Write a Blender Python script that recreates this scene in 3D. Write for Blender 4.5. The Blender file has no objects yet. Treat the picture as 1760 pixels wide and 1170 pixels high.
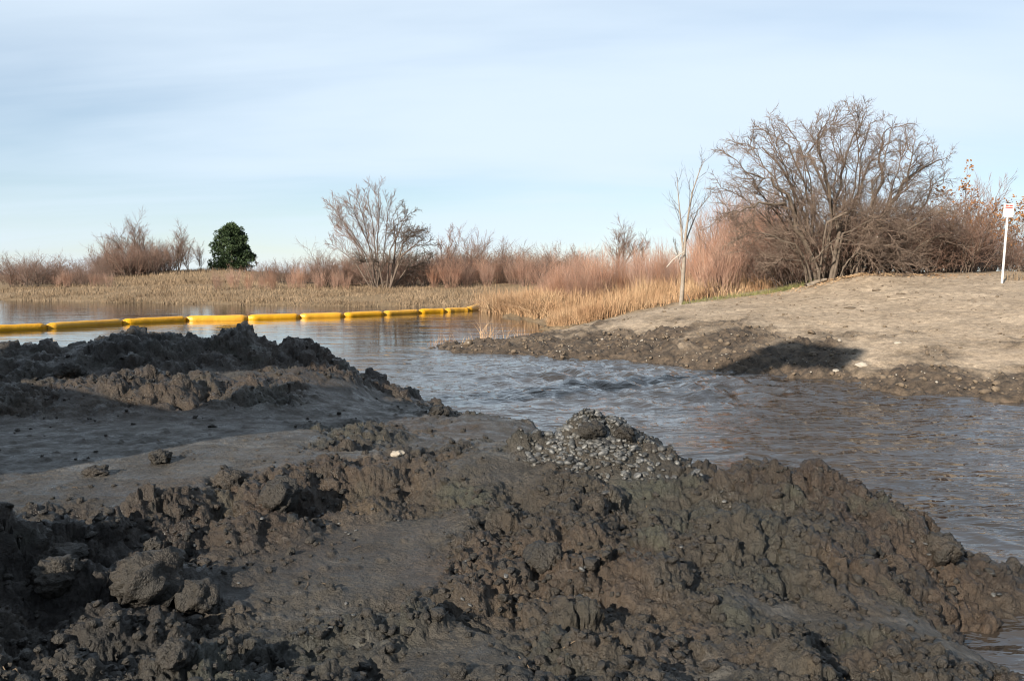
import bpy, bmesh, math, random
import numpy as np
from mathutils import Vector, Matrix
from mathutils.bvhtree import BVHTree

# ------------------------------------------------------------------ camera
F = 1524.0; HOR = 472.0; CX, CY = 880.0, 585.0; HC = 2.0
PITCH = math.atan((CY - HOR) / F)
sc = bpy.context.scene
col = sc.collection
cam_d = bpy.data.cameras.new('camera'); cam = bpy.data.objects.new('camera', cam_d); col.objects.link(cam)
cam.location = (0, 0, HC); cam.rotation_euler = (math.pi/2 - PITCH, 0, 0)
cam_d.sensor_width = 36; cam_d.lens = 36 * F / 1760; cam_d.clip_start = .05; cam_d.clip_end = 20000
sc.camera = cam
# ------------------------------------------------------------------ light
SUN_AZ = math.radians(34); SUN_EL = math.radians(24)      # light travels 34 deg right of straight ahead
LD = Vector((math.sin(SUN_AZ)*math.cos(SUN_EL), math.cos(SUN_AZ)*math.cos(SUN_EL), -math.sin(SUN_EL)))
sun_d = bpy.data.lights.new('sun', 'SUN'); sun = bpy.data.objects.new('sun', sun_d); col.objects.link(sun)
sun_d.energy = 5.0; sun_d.angle = math.radians(.6); sun_d.color = (1, .90, .76)
sun.rotation_euler = LD.to_track_quat('-Z', 'Y').to_euler()
w = bpy.data.worlds.new('World'); sc.world = w; w.use_nodes = True
nt = w.node_tree; nt.nodes.clear()
def N(nt, t, **kw):
    n = nt.nodes.new(t)
    for k, v in kw.items():
        if k == 'inp':
            for a, b in v.items(): n.inputs[a].default_value = b
        else: setattr(n, k, v)
    return n
out = N(nt, 'ShaderNodeOutputWorld'); bg = N(nt, 'ShaderNodeBackground', inp={'Strength': .05})
sky = N(nt, 'ShaderNodeTexSky'); sky.sky_type = 'NISHITA'; sky.sun_disc = False
sky.sun_elevation = SUN_EL; sky.sun_rotation = math.pi + SUN_AZ; sky.air_density = 1.0; sky.dust_density = .05; sky.ozone_density = 3.0
tc = N(nt, 'ShaderNodeTexCoord'); sep = N(nt, 'ShaderNodeSeparateXYZ'); nt.links.new(tc.outputs['Generated'], sep.inputs[0])
za = N(nt, 'ShaderNodeMath', operation='ADD', inp={1: .18}); nt.links.new(sep.outputs['Z'], za.inputs[0])
zm = N(nt, 'ShaderNodeMath', operation='MAXIMUM', inp={1: .05}); nt.links.new(za.outputs[0], zm.inputs[0])
dx = N(nt, 'ShaderNodeMath', operation='DIVIDE'); dy = N(nt, 'ShaderNodeMath', operation='DIVIDE')
nt.links.new(sep.outputs['X'], dx.inputs[0]); nt.links.new(zm.outputs[0], dx.inputs[1])
nt.links.new(sep.outputs['Y'], dy.inputs[0]); nt.links.new(zm.outputs[0], dy.inputs[1])
cmb = N(nt, 'ShaderNodeCombineXYZ'); nt.links.new(dx.outputs[0], cmb.inputs[0]); nt.links.new(dy.outputs[0], cmb.inputs[1])
mp = N(nt, 'ShaderNodeMapping'); mp.inputs['Scale'].default_value = (.55, 1.25, 1); mp.inputs['Rotation'].default_value = (0, 0, .28); mp.inputs['Location'].default_value = (3.1, 1.7, 0)
nt.links.new(cmb.outputs[0], mp.inputs[0])
n1 = N(nt, 'ShaderNodeTexNoise', inp={'Scale': .62, 'Detail': 5, 'Roughness': .48, 'Distortion': .4}); nt.links.new(mp.outputs[0], n1.inputs[0])
mp2 = N(nt, 'ShaderNodeMapping'); mp2.inputs['Scale'].default_value = (.5, 3.2, 1); mp2.inputs['Rotation'].default_value = (0, 0, -.12); nt.links.new(cmb.outputs[0], mp2.inputs[0])
n2 = N(nt, 'ShaderNodeTexNoise', inp={'Scale': 1.1, 'Detail': 8, 'Roughness': .6, 'Distortion': .8}); nt.links.new(mp2.outputs[0], n2.inputs[0])
ad = N(nt, 'ShaderNodeMath', operation='MULTIPLY_ADD', inp={1: .12}); nt.links.new(n2.outputs[0], ad.inputs[0]); nt.links.new(n1.outputs[0], ad.inputs[2])
rm = N(nt, 'ShaderNodeMapRange', interpolation_type='SMOOTHSTEP', inp={1: .28, 2: .74, 3: .20, 4: .95}); nt.links.new(ad.outputs[0], rm.inputs[0])
mx = N(nt, 'ShaderNodeMixRGB', inp={2: (6.7, 7.85, 9.0, 1)}); nt.links.new(rm.outputs[0], mx.inputs[0]); nt.links.new(sky.outputs[0], mx.inputs[1])
nt.links.new(mx.outputs[0], bg.inputs[0]); nt.links.new(bg.outputs[0], out.inputs[0])
vs = sc.view_settings; vs.view_transform = 'Standard'; vs.look = 'None'; vs.exposure = 1.25; vs.gamma = 1
try: vs.use_curve_mapping = False
except Exception: pass
sc.cycles.use_denoising = True; sc.cycles.filter_width = 1.1
sc.cycles.max_bounces = 6; sc.cycles.diffuse_bounces = 3; sc.cycles.glossy_bounces = 3; sc.cycles.transmission_bounces = 2
sc.cycles.caustics_reflective = False; sc.cycles.caustics_refractive = False

# ------------------------------------------------------------------ helpers
rng = random.Random(7); nr = np.random.default_rng(7)
def W(px, py, Y):
    """pixel + forward distance -> world point"""
    u = (px - CX) / F; v = (py - CY) / F
    dy_ = math.cos(PITCH) - v*math.sin(PITCH); dz = -math.sin(PITCH) - v*math.cos(PITCH)
    t = Y / dy_
    return (u*t, Y, HC + dz*t)
def G(px, py, z=0.0):
    """pixel -> world point on the level z"""
    u = (px - CX) / F; v = (py - CY) / F
    dy_ = math.cos(PITCH) - v*math.sin(PITCH); dz = -math.sin(PITCH) - v*math.cos(PITCH)
    t = (z - HC) / dz
    return (u*t, dy_*t, z)
PERM = np.random.default_rng(3).permutation(256).astype(np.int64); PERM = np.concatenate([PERM, PERM, PERM])
ANG = np.random.default_rng(4).uniform(0, 2*np.pi, 256); GXs, GYs = np.cos(ANG), np.sin(ANG)
def pn(x, y, s=0):
    """2D gradient noise, about -0.7..0.7"""
    x = x + s*17.31; y = y + s*9.77
    xi = np.floor(x).astype(np.int64); yi = np.floor(y).astype(np.int64)
    xf = x - xi; yf = y - yi; xi &= 255; yi &= 255
    u = xf*xf*xf*(xf*(xf*6-15)+10); v = yf*yf*yf*(yf*(yf*6-15)+10)
    def g(a, b, fx, fy):
        h = PERM[PERM[a] + b]; return GXs[h]*fx + GYs[h]*fy
    n00 = g(xi, yi, xf, yf); n10 = g(xi+1, yi, xf-1, yf); n01 = g(xi, yi+1, xf, yf-1); n11 = g(xi+1, yi+1, xf-1, yf-1)
    return (n00*(1-u)+n10*u)*(1-v) + (n01*(1-u)+n11*u)*v
RX = np.random.default_rng(5).uniform(0, 1, 1024); RY = np.random.default_rng(6).uniform(0, 1, 1024); RH = np.random.default_rng(8).uniform(0, 1, 1024)
def wor(x, y, s=0):
    """cell noise: distance to nearest seed and that seed's random value"""
    x = x + s*13.7; y = y + s*7.9
    xi = np.floor(x).astype(np.int64); yi = np.floor(y).astype(np.int64)
    best = np.full(x.shape, 9.0); hb = np.zeros(x.shape)
    for a in (-1, 0, 1):
        for b in (-1, 0, 1):
            cx = xi+a; cy = yi+b
            h = PERM[PERM[cx & 255] + (cy & 255)] + 256*((cx ^ cy) & 3)
            d = (cx+RX[h]-x)**2 + (cy+RY[h]-y)**2
            m = d < best; best = np.where(m, d, best); hb = np.where(m, RH[h], hb)
    return np.sqrt(best), hb
G3 = np.random.default_rng(14).normal(size=(256, 3)); G3 /= np.linalg.norm(G3, axis=1)[:, None]
def pn3(x, y, z, s=0):
    x = x+s*11.3; y = y+s*5.1; z = z+s*7.7
    xi = np.floor(x).astype(np.int64); yi = np.floor(y).astype(np.int64); zi = np.floor(z).astype(np.int64)
    xf = x-xi; yf = y-yi; zf = z-zi; xi &= 255; yi &= 255; zi &= 255
    f = lambda t: t*t*t*(t*(t*6-15)+10)
    u, v, w_ = f(xf), f(yf), f(zf); o = 0
    for i in (0, 1):
        for j in (0, 1):
            for k in (0, 1):
                h = PERM[(PERM[PERM[xi+i]+yi+j]+zi+k) % 512]; g = G3[h]
                d = g[..., 0]*(xf-i)+g[..., 1]*(yf-j)+g[..., 2]*(zf-k)
                o = o + d*(u if i else 1-u)*(v if j else 1-v)*(w_ if k else 1-w_)
    return o
def wor3(x, y, z, s=0):
    x = x+s*13.7; y = y+s*7.9; z = z+s*3.3
    xi = np.floor(x).astype(np.int64); yi = np.floor(y).astype(np.int64); zi = np.floor(z).astype(np.int64)
    best = np.full(x.shape, 9.0); hb = np.zeros(x.shape)
    for i in (-1, 0, 1):
        for j in (-1, 0, 1):
            for k in (-1, 0, 1):
                cx, cy, cz = xi+i, yi+j, zi+k
                h = PERM[(PERM[PERM[cx & 255]+(cy & 255)]+(cz & 255)) % 512] + 256*((cx ^ cy ^ cz) & 3)
                d = (cx+RX[h]-x)**2+(cy+RY[h]-y)**2+(cz+RH[h]-z)**2
                m = d < best; best = np.where(m, d, best); hb = np.where(m, RX[1023-h], hb)
    return np.sqrt(best), hb
def dome(d, r): return np.sqrt(np.clip(1-(d/r)**2, 0, 1))
def sstep(a, b, x):
    t = np.clip((x-a)/(b-a), 0, 1); return t*t*(3-2*t)
class RBF:
    def __init__(s, pts, vals, reg=0.0):
        s.p = np.array(pts, float); n = len(s.p)
        A = np.zeros((n+3, n+3)); d = np.linalg.norm(s.p[:, None]-s.p[None], axis=2)
        A[:n, :n] = d + np.eye(n)*reg; A[:n, n] = 1; A[n, :n] = 1; A[:n, n+1:] = s.p; A[n+1:, :n] = s.p.T
        s.w = np.linalg.solve(A, np.concatenate([np.array(vals, float), [0, 0, 0]]))
    def __call__(s, x, y):
        sh = x.shape; x = x.ravel(); y = y.ravel(); o = np.empty(len(x)); n = len(s.p)
        for i in range(0, len(x), 40000):
            xs = x[i:i+40000]; ys = y[i:i+40000]
            d = np.sqrt((xs[:, None]-s.p[:, 0])**2 + (ys[:, None]-s.p[:, 1])**2)
            o[i:i+40000] = d @ s.w[:n] + s.w[n] + s.w[n+1]*xs + s.w[n+2]*ys
        return o.reshape(sh)
def fast_mesh(name, V, quads=None, tris=None, smooth=True):
    me = bpy.data.meshes.new(name)
    V = np.asarray(V, np.float32)
    me.vertices.add(len(V)); me.vertices.foreach_set('co', V.ravel())
    q = np.asarray(quads, np.int32).reshape(-1, 4) if quads is not None else np.zeros((0, 4), np.int32)
    t = np.asarray(tris, np.int32).reshape(-1, 3) if tris is not None else np.zeros((0, 3), np.int32)
    loops = np.concatenate([q.ravel(), t.ravel()]); me.loops.add(len(loops)); me.loops.foreach_set('vertex_index', loops)
    np_ = len(q)+len(t); me.polygons.add(np_)
    st = np.concatenate([np.arange(len(q))*4, len(q)*4+np.arange(len(t))*3]).astype(np.int32)
    me.polygons.foreach_set('loop_start', st)
    me.polygons.foreach_set('use_smooth', np.full(np_, smooth))
    me.update(calc_edges=True); me.validate()
    return me
def fattr(me, name, vals):
    a = me.attributes.new(name, 'FLOAT', 'POINT'); a.data.foreach_set('value', np.asarray(vals, np.float32).ravel())
def grid_quads(nr_, nc):
    i = np.arange(nr_-1)[:, None]*nc + np.arange(nc-1)[None]
    return np.stack([i, i+1, i+nc+1, i+nc], -1).reshape(-1, 4)
def link(name, data, mat=None, parent=None, loc=None, rot=None):
    o = bpy.data.objects.new(name, data); col.objects.link(o)
    if mat is not None and data is not None and len(data.materials) == 0: data.materials.append(mat)
    if parent: o.parent = parent
    if loc is not None: o.location = loc
    if rot is not None: o.rotation_euler = rot
    return o
def tag(o, label=None, cat=None, group=None, kind=None):
    if label: o['label'] = label
    if cat: o['category'] = cat
    if group: o['group'] = group
    if kind: o['kind'] = kind
    return o
def thing(name, label, cat, loc=(0, 0, 0), group=None, rz=0):
    return tag(link(name, None, loc=loc, rot=(0, 0, rz)), label, cat, group)
def copy_tree(o, loc, rz, sc_, label, group):
    r = o.copy(); col.objects.link(r); r.location = loc; r.rotation_euler = (0, 0, rz); r.scale = sc_
    if label: r['label'] = label
    if group: r['group'] = group
    for ch in o.children:
        c = ch.copy(); col.objects.link(c); c.parent = r
    return r

# ------------------------------------------------------------------ materials
def mat_new(name):
    m = bpy.data.materials.new(name); m.use_nodes = True; nt = m.node_tree
    return m, nt, nt.nodes['Principled BSDF']
def ramp(nt, src, stops):
    r = N(nt, 'ShaderNodeValToRGB'); e = r.color_ramp.elements
    while len(e) < len(stops): e.new(.5)
    for el, (p, c) in zip(e, stops): el.position = p; el.color = (*c, 1) if len(c) == 3 else c
    nt.links.new(src, r.inputs[0]); return r.outputs[0]
def noise(nt, scale, detail=4, rough=.55, vec=None, dist=0):
    n = N(nt, 'ShaderNodeTexNoise', inp={'Scale': scale, 'Detail': detail, 'Roughness': rough, 'Distortion': dist})
    if vec is not None: nt.links.new(vec, n.inputs[0])
    return n.outputs[0]
def pos(nt): return N(nt, 'ShaderNodeNewGeometry').outputs['Position']
def mix(nt, fac, a, b, blend='MIX'):
    m = N(nt, 'ShaderNodeMixRGB', blend_type=blend)
    for i, v in ((0, fac), (1, a), (2, b)):
        if isinstance(v, (int, float)): m.inputs[i].default_value = v
        elif isinstance(v, tuple): m.inputs[i].default_value = (*v, 1)
        else: nt.links.new(v, m.inputs[i])
    return m.outputs[0]
def maprange(nt, src, a, b, c=0, d=1):
    r = N(nt, 'ShaderNodeMapRange', inp={1: a, 2: b, 3: c, 4: d}); nt.links.new(src, r.inputs[0]); return r.outputs[0]
def bump(nt, bs, hs):
    prev = None
    for h, st, di in hs:
        b = N(nt, 'ShaderNodeBump', inp={'Strength': st, 'Distance': di}); nt.links.new(h, b.inputs['Height'])
        if prev is not None: nt.links.new(prev, b.inputs['Normal'])
        prev = b.outputs[0]
    nt.links.new(prev, bs.inputs['Normal'])
def attr(nt, name): return N(nt, 'ShaderNodeAttribute', attribute_name=name).outputs['Fac']

def mat_mud():
    m, nt, bs = mat_new('mud'); P = pos(nt); R = attr(nt, 'rough')
    big = noise(nt, .55, 3, .5, P); mid = noise(nt, 2.6, 5, .6, P, .6); fine = noise(nt, 38, 6, .65, P); peb = noise(nt, 110, 4, .6, P)
    c1 = mix(nt, ramp(nt, mid, [(.36, (0, 0, 0)), (.62, (1, 1, 1))]), (.025, .0255, .0205), (.034, .029, .0215))
    c1 = mix(nt, ramp(nt, big, [(.4, (0, 0, 0)), (.62, (1, 1, 1))]), c1, mix(nt, mid, (.013, .011, .009), (.046, .030, .0195)))
    gr = noise(nt, 1.7, 4, .6, P, .4)
    c1 = mix(nt, ramp(nt, gr, [(.56, (0, 0, 0)), (.68, (.75, .75, .75))]), c1, (.038, .040, .029))
    tan = noise(nt, 1.1, 4, .62, P, .9)
    c1 = mix(nt, ramp(nt, tan, [(.62, (0, 0, 0)), (.72, (.7, .7, .7))]), c1, (.078, .058, .034))
    smooth = mix(nt, ramp(nt, mid, [(.38, (0, 0, 0)), (.66, (1, 1, 1))]), (.034, .029, .023), (.058, .050, .040))
    mps = N(nt, 'ShaderNodeMapping'); mps.inputs['Rotation'].default_value = (0, 0, math.radians(-51)); mps.inputs['Scale'].default_value = (.5, 2.6, 1); nt.links.new(P, mps.inputs[0])
    silt = noise(nt, 1.9, 5, .62, mps.outputs[0], .4)
    smooth = mix(nt, ramp(nt, silt, [(.54, (0, 0, 0)), (.68, (.8, .8, .8))]), smooth, (.105, .100, .092))
    c = mix(nt, R, smooth, c1)
    c = mix(nt, attr(nt, 'brown'), c, mix(nt, mid, (.025, .017, .0115), (.066, .044, .028)))
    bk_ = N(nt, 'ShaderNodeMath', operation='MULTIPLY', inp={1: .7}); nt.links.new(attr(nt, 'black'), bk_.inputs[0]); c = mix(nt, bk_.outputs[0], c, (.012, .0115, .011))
    c = mix(nt, .7, c, mix(nt, 1.0, c, ramp(nt, fine, [(.28, (.35, .35, .35)), (.72, (1.5, 1.5, 1.5))]), 'MULTIPLY'))  # lows of the fine bump darkened, crevice shade painted into the colour
    nt.links.new(c, bs.inputs['Base Color'])
    wet = noise(nt, 5, 5, .65, P)
    nt.links.new(ramp(nt, wet, [(.34, (.20, .20, .20)), (.48, (.5, .5, .5)), (.64, (.75, .75, .75))]), bs.inputs['Roughness'])
    bs.inputs['Specular IOR Level'].default_value = .36
    bump(nt, bs, [(noise(nt, 13, 6, .62, P, .3), .8, .06), (fine, .9, .024), (peb, .6, .008)])
    return m
def mat_ground():
    m, nt, bs = mat_new('earth'); P = pos(nt); D = attr(nt, 'damp'); Gs = attr(nt, 'grass')
    a = noise(nt, .8, 5, .6, P); b = noise(nt, 6, 6, .65, P); c_ = noise(nt, 26, 5, .65, P)
    sand = mix(nt, ramp(nt, a, [(.3, (0, 0, 0)), (.7, (1, 1, 1))]), (.198, .152, .107), (.31, .246, .180))
    sand = mix(nt, .7, sand, mix(nt, 1.0, sand, ramp(nt, b, [(.32, (.42, .40, .37)), (.62, (1.25, 1.25, 1.25))]), 'MULTIPLY'))
    mud = mix(nt, ramp(nt, b, [(.35, (0, 0, 0)), (.65, (1, 1, 1))]), (.024, .019, .015), (.085, .062, .043))
    c = mix(nt, D, sand, mud)
    litter = mix(nt, ramp(nt, b, [(.3, (0, 0, 0)), (.7, (1, 1, 1))]), (.10, .066, .036), (.22, .155, .085))
    c = mix(nt, Gs, c, litter)
    c = mix(nt, .6, c, mix(nt, 1.0, c, ramp(nt, c_, [(.3, (.4, .4, .4)), (.7, (1.45, 1.45, 1.45))]), 'MULTIPLY'))
    nt.links.new(c, bs.inputs['Base Color']); bs.inputs['Roughness'].default_value = .9
    bs.inputs['Specular IOR Level'].default_value = .25
    bump(nt, bs, [(b, .5, .06), (c_, .6, .025)])
    return m
ALB = .70       # the photograph is exposed for the shade, so bright things keep natural, fairly low albedos
def mat_simple(name, cols, scale=3, rough=.8, bumps=None, obj=True, rnd=0.0, spec=.3):
    m, nt, bs = mat_new(name)
    v = N(nt, 'ShaderNodeTexCoord').outputs['Object'] if obj else pos(nt)
    n = noise(nt, scale, 5, .6, v)
    cols = [tuple(ALB*v_ for v_ in cc) for cc in cols]; k = len(cols); c = ramp(nt, n, [(.3+.4*i/max(1, k-1), cc) for i, cc in enumerate(cols)])
    if rnd:
        oi = N(nt, 'ShaderNodeObjectInfo').outputs['Random']
        h = N(nt, 'ShaderNodeHueSaturation'); nt.links.new(c, h.inputs['Color'])
        nt.links.new(maprange(nt, oi, 0, 1, 1-rnd, 1+rnd), h.inputs['Value'])
        mm = N(nt, 'ShaderNodeMath', operation='MULTIPLY', inp={1: 7.13}); nt.links.new(oi, mm.inputs[0])
        fr = N(nt, 'ShaderNodeMath', operation='FRACT'); nt.links.new(mm.outputs[0], fr.inputs[0])
        nt.links.new(maprange(nt, fr.outputs[0], 0, 1, 1-rnd*.8, 1+rnd*.5), h.inputs['Saturation'])
        c = h.outputs[0]
    nt.links.new(c, bs.inputs['Base Color']); bs.inputs['Roughness'].default_value = rough; bs.inputs['Specular IOR Level'].default_value = spec
    if bumps: bump(nt, bs, [(noise(nt, s, 5, .6, v), st, d) for s, st, d in bumps])
    return m
def mat_water():
    m, nt, bs = mat_new('water'); P = pos(nt); S = attr(nt, 'flow')
    br = mix(nt, ramp(nt, noise(nt, .5, 4, .6, P, .5), [(.3, (0, 0, 0)), (.7, (1, 1, 1))]), (.018, .0145, .0115), (.036, .028, .022))
    c = mix(nt, S, (.020, .017, .013), br)
    nt.links.new(c, bs.inputs['Base Color']); bs.inputs['IOR'].default_value = 1.42
    nt.links.new(maprange(nt, S, 0, 1, .025, .045), bs.inputs['Roughness'])
    mp = N(nt, 'ShaderNodeMapping'); mp.inputs['Rotation'].default_value = (0, 0, math.radians(-32)); mp.inputs['Scale'].default_value = (.8, 2.4, 1); nt.links.new(P, mp.inputs[0])
    a = noise(nt, 2.3, 3, .5, mp.outputs[0], .9); b = noise(nt, 8, 3, .5, mp.outputs[0], .6)
    mp2 = N(nt, 'ShaderNodeMapping'); mp2.inputs['Scale'].default_value = (.25, 1.1, 1); nt.links.new(P, mp2.inputs[0])
    cc = noise(nt, 1.6, 4, .6, mp2.outputs[0], .5)
    patch = ramp(nt, noise(nt, .42, 3, .55, mp.outputs[0], .6), [(.36, (.25, .25, .25)), (.62, (1, 1, 1))])
    def mul(h, k0, k1):
        f = mix(nt, 1.0, maprange(nt, S, 0, 1, k0, k1), patch, 'MULTIPLY'); q = N(nt, 'ShaderNodeMath', operation='MULTIPLY'); nt.links.new(h, q.inputs[0]); nt.links.new(f, q.inputs[1]); return q.outputs[0]
    bump(nt, bs, [(mul(cc, .35, .6), .5, .05), (mul(a, .05, 1), .6, .12), (mul(b, .04, 1), .4, .014)])
    return m
M = {}
M['mud'] = mat_mud(); M['earth'] = mat_ground(); M['water'] = mat_water()
M['clod'] = mat_simple('clod_mud', [(.018, .016, .013), (.031, .026, .020), (.046, .034, .024)], 3.5, .6, [(14, .9, .06), (45, .9, .025)], obj=False, rnd=.18, spec=.4)
M['stone'] = mat_simple('river_stone', [(.022, .023, .024), (.060, .061, .060), (.17, .167, .158)], .9, .55, [(60, .2, .005)], rnd=.7, spec=.4)
M['gravelmix'] = mat_simple('gravel_mix', [(.03, .03, .028), (.07, .068, .062), (.20, .19, .17)], 45, .6, obj=False)
M['palestone'] = mat_simple('pale_stone', [(.30, .26, .21), (.48, .43, .36)], 20, .6, [(60, .3, .005)], rnd=.2)
M['shell'] = mat_simple('shell', [(.38, .34, .29), (.52, .48, .42)], 30, .45)
M['bark_grey'] = mat_simple('bark_grey', [(.085, .066, .050), (.15, .12, .095), (.22, .18, .145)], 5, .85, [(30, .5, .02)], rnd=.15)
M['twig_grey'] = mat_simple('twig_grey', [(.120, .084, .064), (.235, .170, .128)], 1.5, .8, rnd=.15)
M['twig_far'] = mat_simple('twig_far', [(.185, .115, .085), (.28, .18, .14)], 1.2, .85, rnd=.22)
M['bark_far'] = mat_simple('bark_far', [(.10, .075, .058), (.18, .135, .105)], 1.2, .85, rnd=.18)
M['twig_red'] = mat_simple('twig_red', [(.31, .150, .095), (.43, .245, .170), (.46, .325, .24)], .9, .75, rnd=.2)
M['stem_red'] = mat_simple('stem_red', [(.27, .145, .10), (.42, .28, .205)], .9, .75, rnd=.2)
M['bark_pale'] = mat_simple('bark_pale', [(.20, .165, .13), (.36, .31, .26)], 9, .8, [(25, .4, .02)])
M['needle'] = mat_simple('needle', [(.018, .036, .014), (.034, .060, .020), (.055, .085, .032)], .55, .75)
M['leaf'] = mat_simple('dead_leaf', [(.20, .085, .028), (.34, .16, .055)], 2.5, .8)
M['reed'] = mat_simple('reed', [(.29, .155, .078), (.42, .265, .148), (.52, .375, .23)], .8, .8, obj=False)
M['drygrass'] = mat_simple('dry_grass', [(.13, .088, .055), (.26, .185, .115), (.37, .275, .18)], .16, .85, obj=False)
M['greengrass'] = mat_simple('green_grass', [(.12, .13, .04), (.24, .22, .085)], 1.5, .8, obj=False)
M['dirt'] = mat_simple('dark_dirt', [(.10, .075, .055), (.19, .145, .10)], 8, .9, [(20, .5, .02)])
M['root'] = mat_simple('root', [(.10, .07, .045), (.22, .16, .10)], 8, .8)
M['wood'] = mat_simple('weathered_wood', [(.20, .155, .115), (.36, .30, .235)], 8, .8, [(30, .4, .01)])
M['yellow'] = mat_simple('yellow_fabric', [(.66, .305, .004), (.76, .385, .007)], 2.2, .42, [(3.5, .35, .08), (14, .2, .02)], rnd=.06, spec=.4)
M['black'] = mat_simple('black_rubber', [(.02, .02, .02), (.035, .033, .03)], 6, .6)
M['white'] = mat_simple('white_paint', [(.74, .73, .71), (.83, .82, .80)], 6, .5)
M['red'] = mat_simple('red_print', [(.62, .07, .05), (.72, .10, .08)], 20, .55)
M['machine'] = mat_simple('machine_paint', [(.62, .33, .02), (.70, .40, .03)], 2, .45)
M['steel'] = mat_simple('dark_steel', [(.05, .045, .04), (.12, .10, .085)], 4, .6)
M['darkglass'] = mat_simple('dark_glass', [(.02, .025, .03), (.03, .035, .04)], 2, .1)

# ------------------------------------------------------------------ the near mud bank
CT = []        # (x, y, z, roughness)
def c(px, py, Y, r): x, y, z = W(px, py, Y); CT.append((x, y, z, r))
def cw(x, y, z, r=.6): CT.append((x, y, z, r))
# back ridge, crest
for px, py, Y in [(-250, 600, 10.6), (-120, 596, 11), (0, 596, 11.2), (60, 600, 11.3), (110, 603, 11.4), (160, 582, 11.6), (200, 566, 11.8), (245, 563, 11.9), (275, 584, 11.9), (320, 588, 11.9),
                  (360, 580, 11.9), (400, 577, 11.9), (455, 584, 11.9), (480, 592, 11.9), (520, 587, 12), (555, 597, 12.1), (600, 630, 12.3), (640, 652, 12.6), (690, 677, 13)]:
    c(px, py, Y, 1.2)
    x, y, z = W(px, py, Y); cw(x*1.05, y+.75, z*.45, 1); cw(x*1.1, y+1.6, -.28, 1); cw(x*1.2, y+3, -.8, 1)
c(735, 700, 13.2, 1); cw(-1.0, 14.6, -.5); cw(.2, 13.4, -.4)
# hollow in front of it
for px, py, Y in [(-150, 650, 9.9), (0, 655, 10), (120, 648, 10.2), (250, 640, 10.5), (380, 640, 10.7), (470, 632, 11)]: c(px, py, Y, .8)
# second row of lumps
for px, py, Y in [(-120, 690, 8.9), (0, 672, 9.1), (60, 680, 9.0), (150, 652, 9.4), (210, 640, 9.6), (300, 668, 9.5), (400, 662, 9.8), (480, 648, 10.2), (540, 634, 10.8), (590, 640, 11.3)]: c(px, py, Y, 1.1)
for px, py, Y in [(-120, 726, 8.3), (0, 722, 8.45), (150, 716, 8.6), (300, 714, 8.7), (420, 712, 8.9), (500, 704, 9.2), (580, 694, 9.8)]: c(px, py, Y, .35)
for px, py, Y in [(560, 668, 10.5), (610, 665, 11), (650, 676, 11.6), (620, 690, 10.6), (660, 695, 11.3)]: c(px, py, Y, .12)
# smooth vehicle track
for px, py, Y in [(-200, 800, 6.2), (0, 760, 7.25), (0, 800, 6.42), (0, 845, 5.72), (150, 745, 7.7), (150, 800, 6.45), (150, 850, 5.7), (300, 735, 8.05), (300, 780, 6.85), (300, 822, 6.05), (420, 725, 8.5),
                  (430, 765, 7.25), (520, 712, 9.15), (520, 745, 7.95), (600, 712, 9.3), (640, 700, 10.2), (400, 800, 6.4), (-100, 870, 5.4), (0, 870, 5.35), (200, 862, 5.5)]: c(px, py, Y, 0)
# rough strip of churned mud right of the track
for px, py, Y in [(560, 745, 8.1), (640, 722, 9.2), (720, 712, 10.3), (600, 770, 7.2), (680, 745, 8.2)]: c(px, py, Y, .75)
for px, py, Y in [(520, 790, 6.6), (600, 775, 7.0), (780, 745, 8.6), (840, 722, 9.6), (890, 735, 9.1), (820, 765, 7.8), (700, 770, 7.4)]: c(px, py, Y, .12)
for px, py, Y in [(760, 705, 11.6), (840, 716, 10), (905, 722, 9.6)]: c(px, py, Y, .6)
cw(-3.1, 3.6, 1.35, 1); cw(-3.7, 3.0, 1.25, 1); cw(-2.8, 2.9, .95, 1); cw(-2.75, 4.3, .95, 1)  # mud pile out of view, added to cast shade on the left hollow
cw(-.2, 12.6, -.3); cw(.6, 11.2, -.35); cw(1.2, 10.6, -.5); cw(2.4, 9, -.6)
# lump row between track and the lower flat
for px, py, Y in [(60, 885, 5.25), (160, 880, 5.3), (260, 868, 5.4), (340, 850, 5.6), (420, 832, 5.85), (500, 826, 5.95), (560, 812, 6.1), (640, 796, 6.3), (720, 788, 6.5), (800, 795, 6.3), (880, 778, 6.6)]: c(px, py, Y, 1)
for px, py, Y in [(360, 915, 5.15), (440, 905, 5.35), (520, 893, 5.6), (620, 880, 5.75), (720, 872, 5.8), (800, 870, 5.8)]: c(px, py, Y, .9)
# lower flat
for px, py, Y in [(560, 920, 5.3), (660, 900, 5.5), (480, 960, 4.85), (580, 965, 4.85), (680, 950, 5), (400, 1020, 4.4), (760, 900, 5.45), (720, 990, 4.65)]: c(px, py, Y, .28)
for px, py, Y in [(560, 1020, 4.4), (640, 1060, 4.15), (540, 1080, 4), (700, 1110, 3.8), (460, 1090, 3.95), (820, 1100, 3.85), (620, 1130, 3.7)]: c(px, py, Y, .38)
for px, py, Y in [(820, 970, 4.8), (900, 960, 4.9), (860, 1020, 4.4), (980, 1040, 4.3), (1050, 1100, 3.85), (900, 1150, 3.5), (1000, 1170, 3.35), (800, 1170, 3.4)]: c(px, py, Y, .9)
# left foreground hollow and lumps
for px, py, Y in [(60, 930, 4.95), (170, 930, 4.95), (280, 935, 4.95)]: c(px, py, Y, 1)
for px, py, Y in [(60, 990, 4.35), (160, 1000, 4.35), (260, 1040, 4.15), (340, 1060, 4.1), (0, 1060, 3.9), (120, 1100, 3.7), (240, 1130, 3.55), (360, 1150, 3.5), (60, 1170, 3.3), (-120, 1000, 4.2), (-120, 920, 4.9)]: c(px, py, Y, 1)
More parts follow.
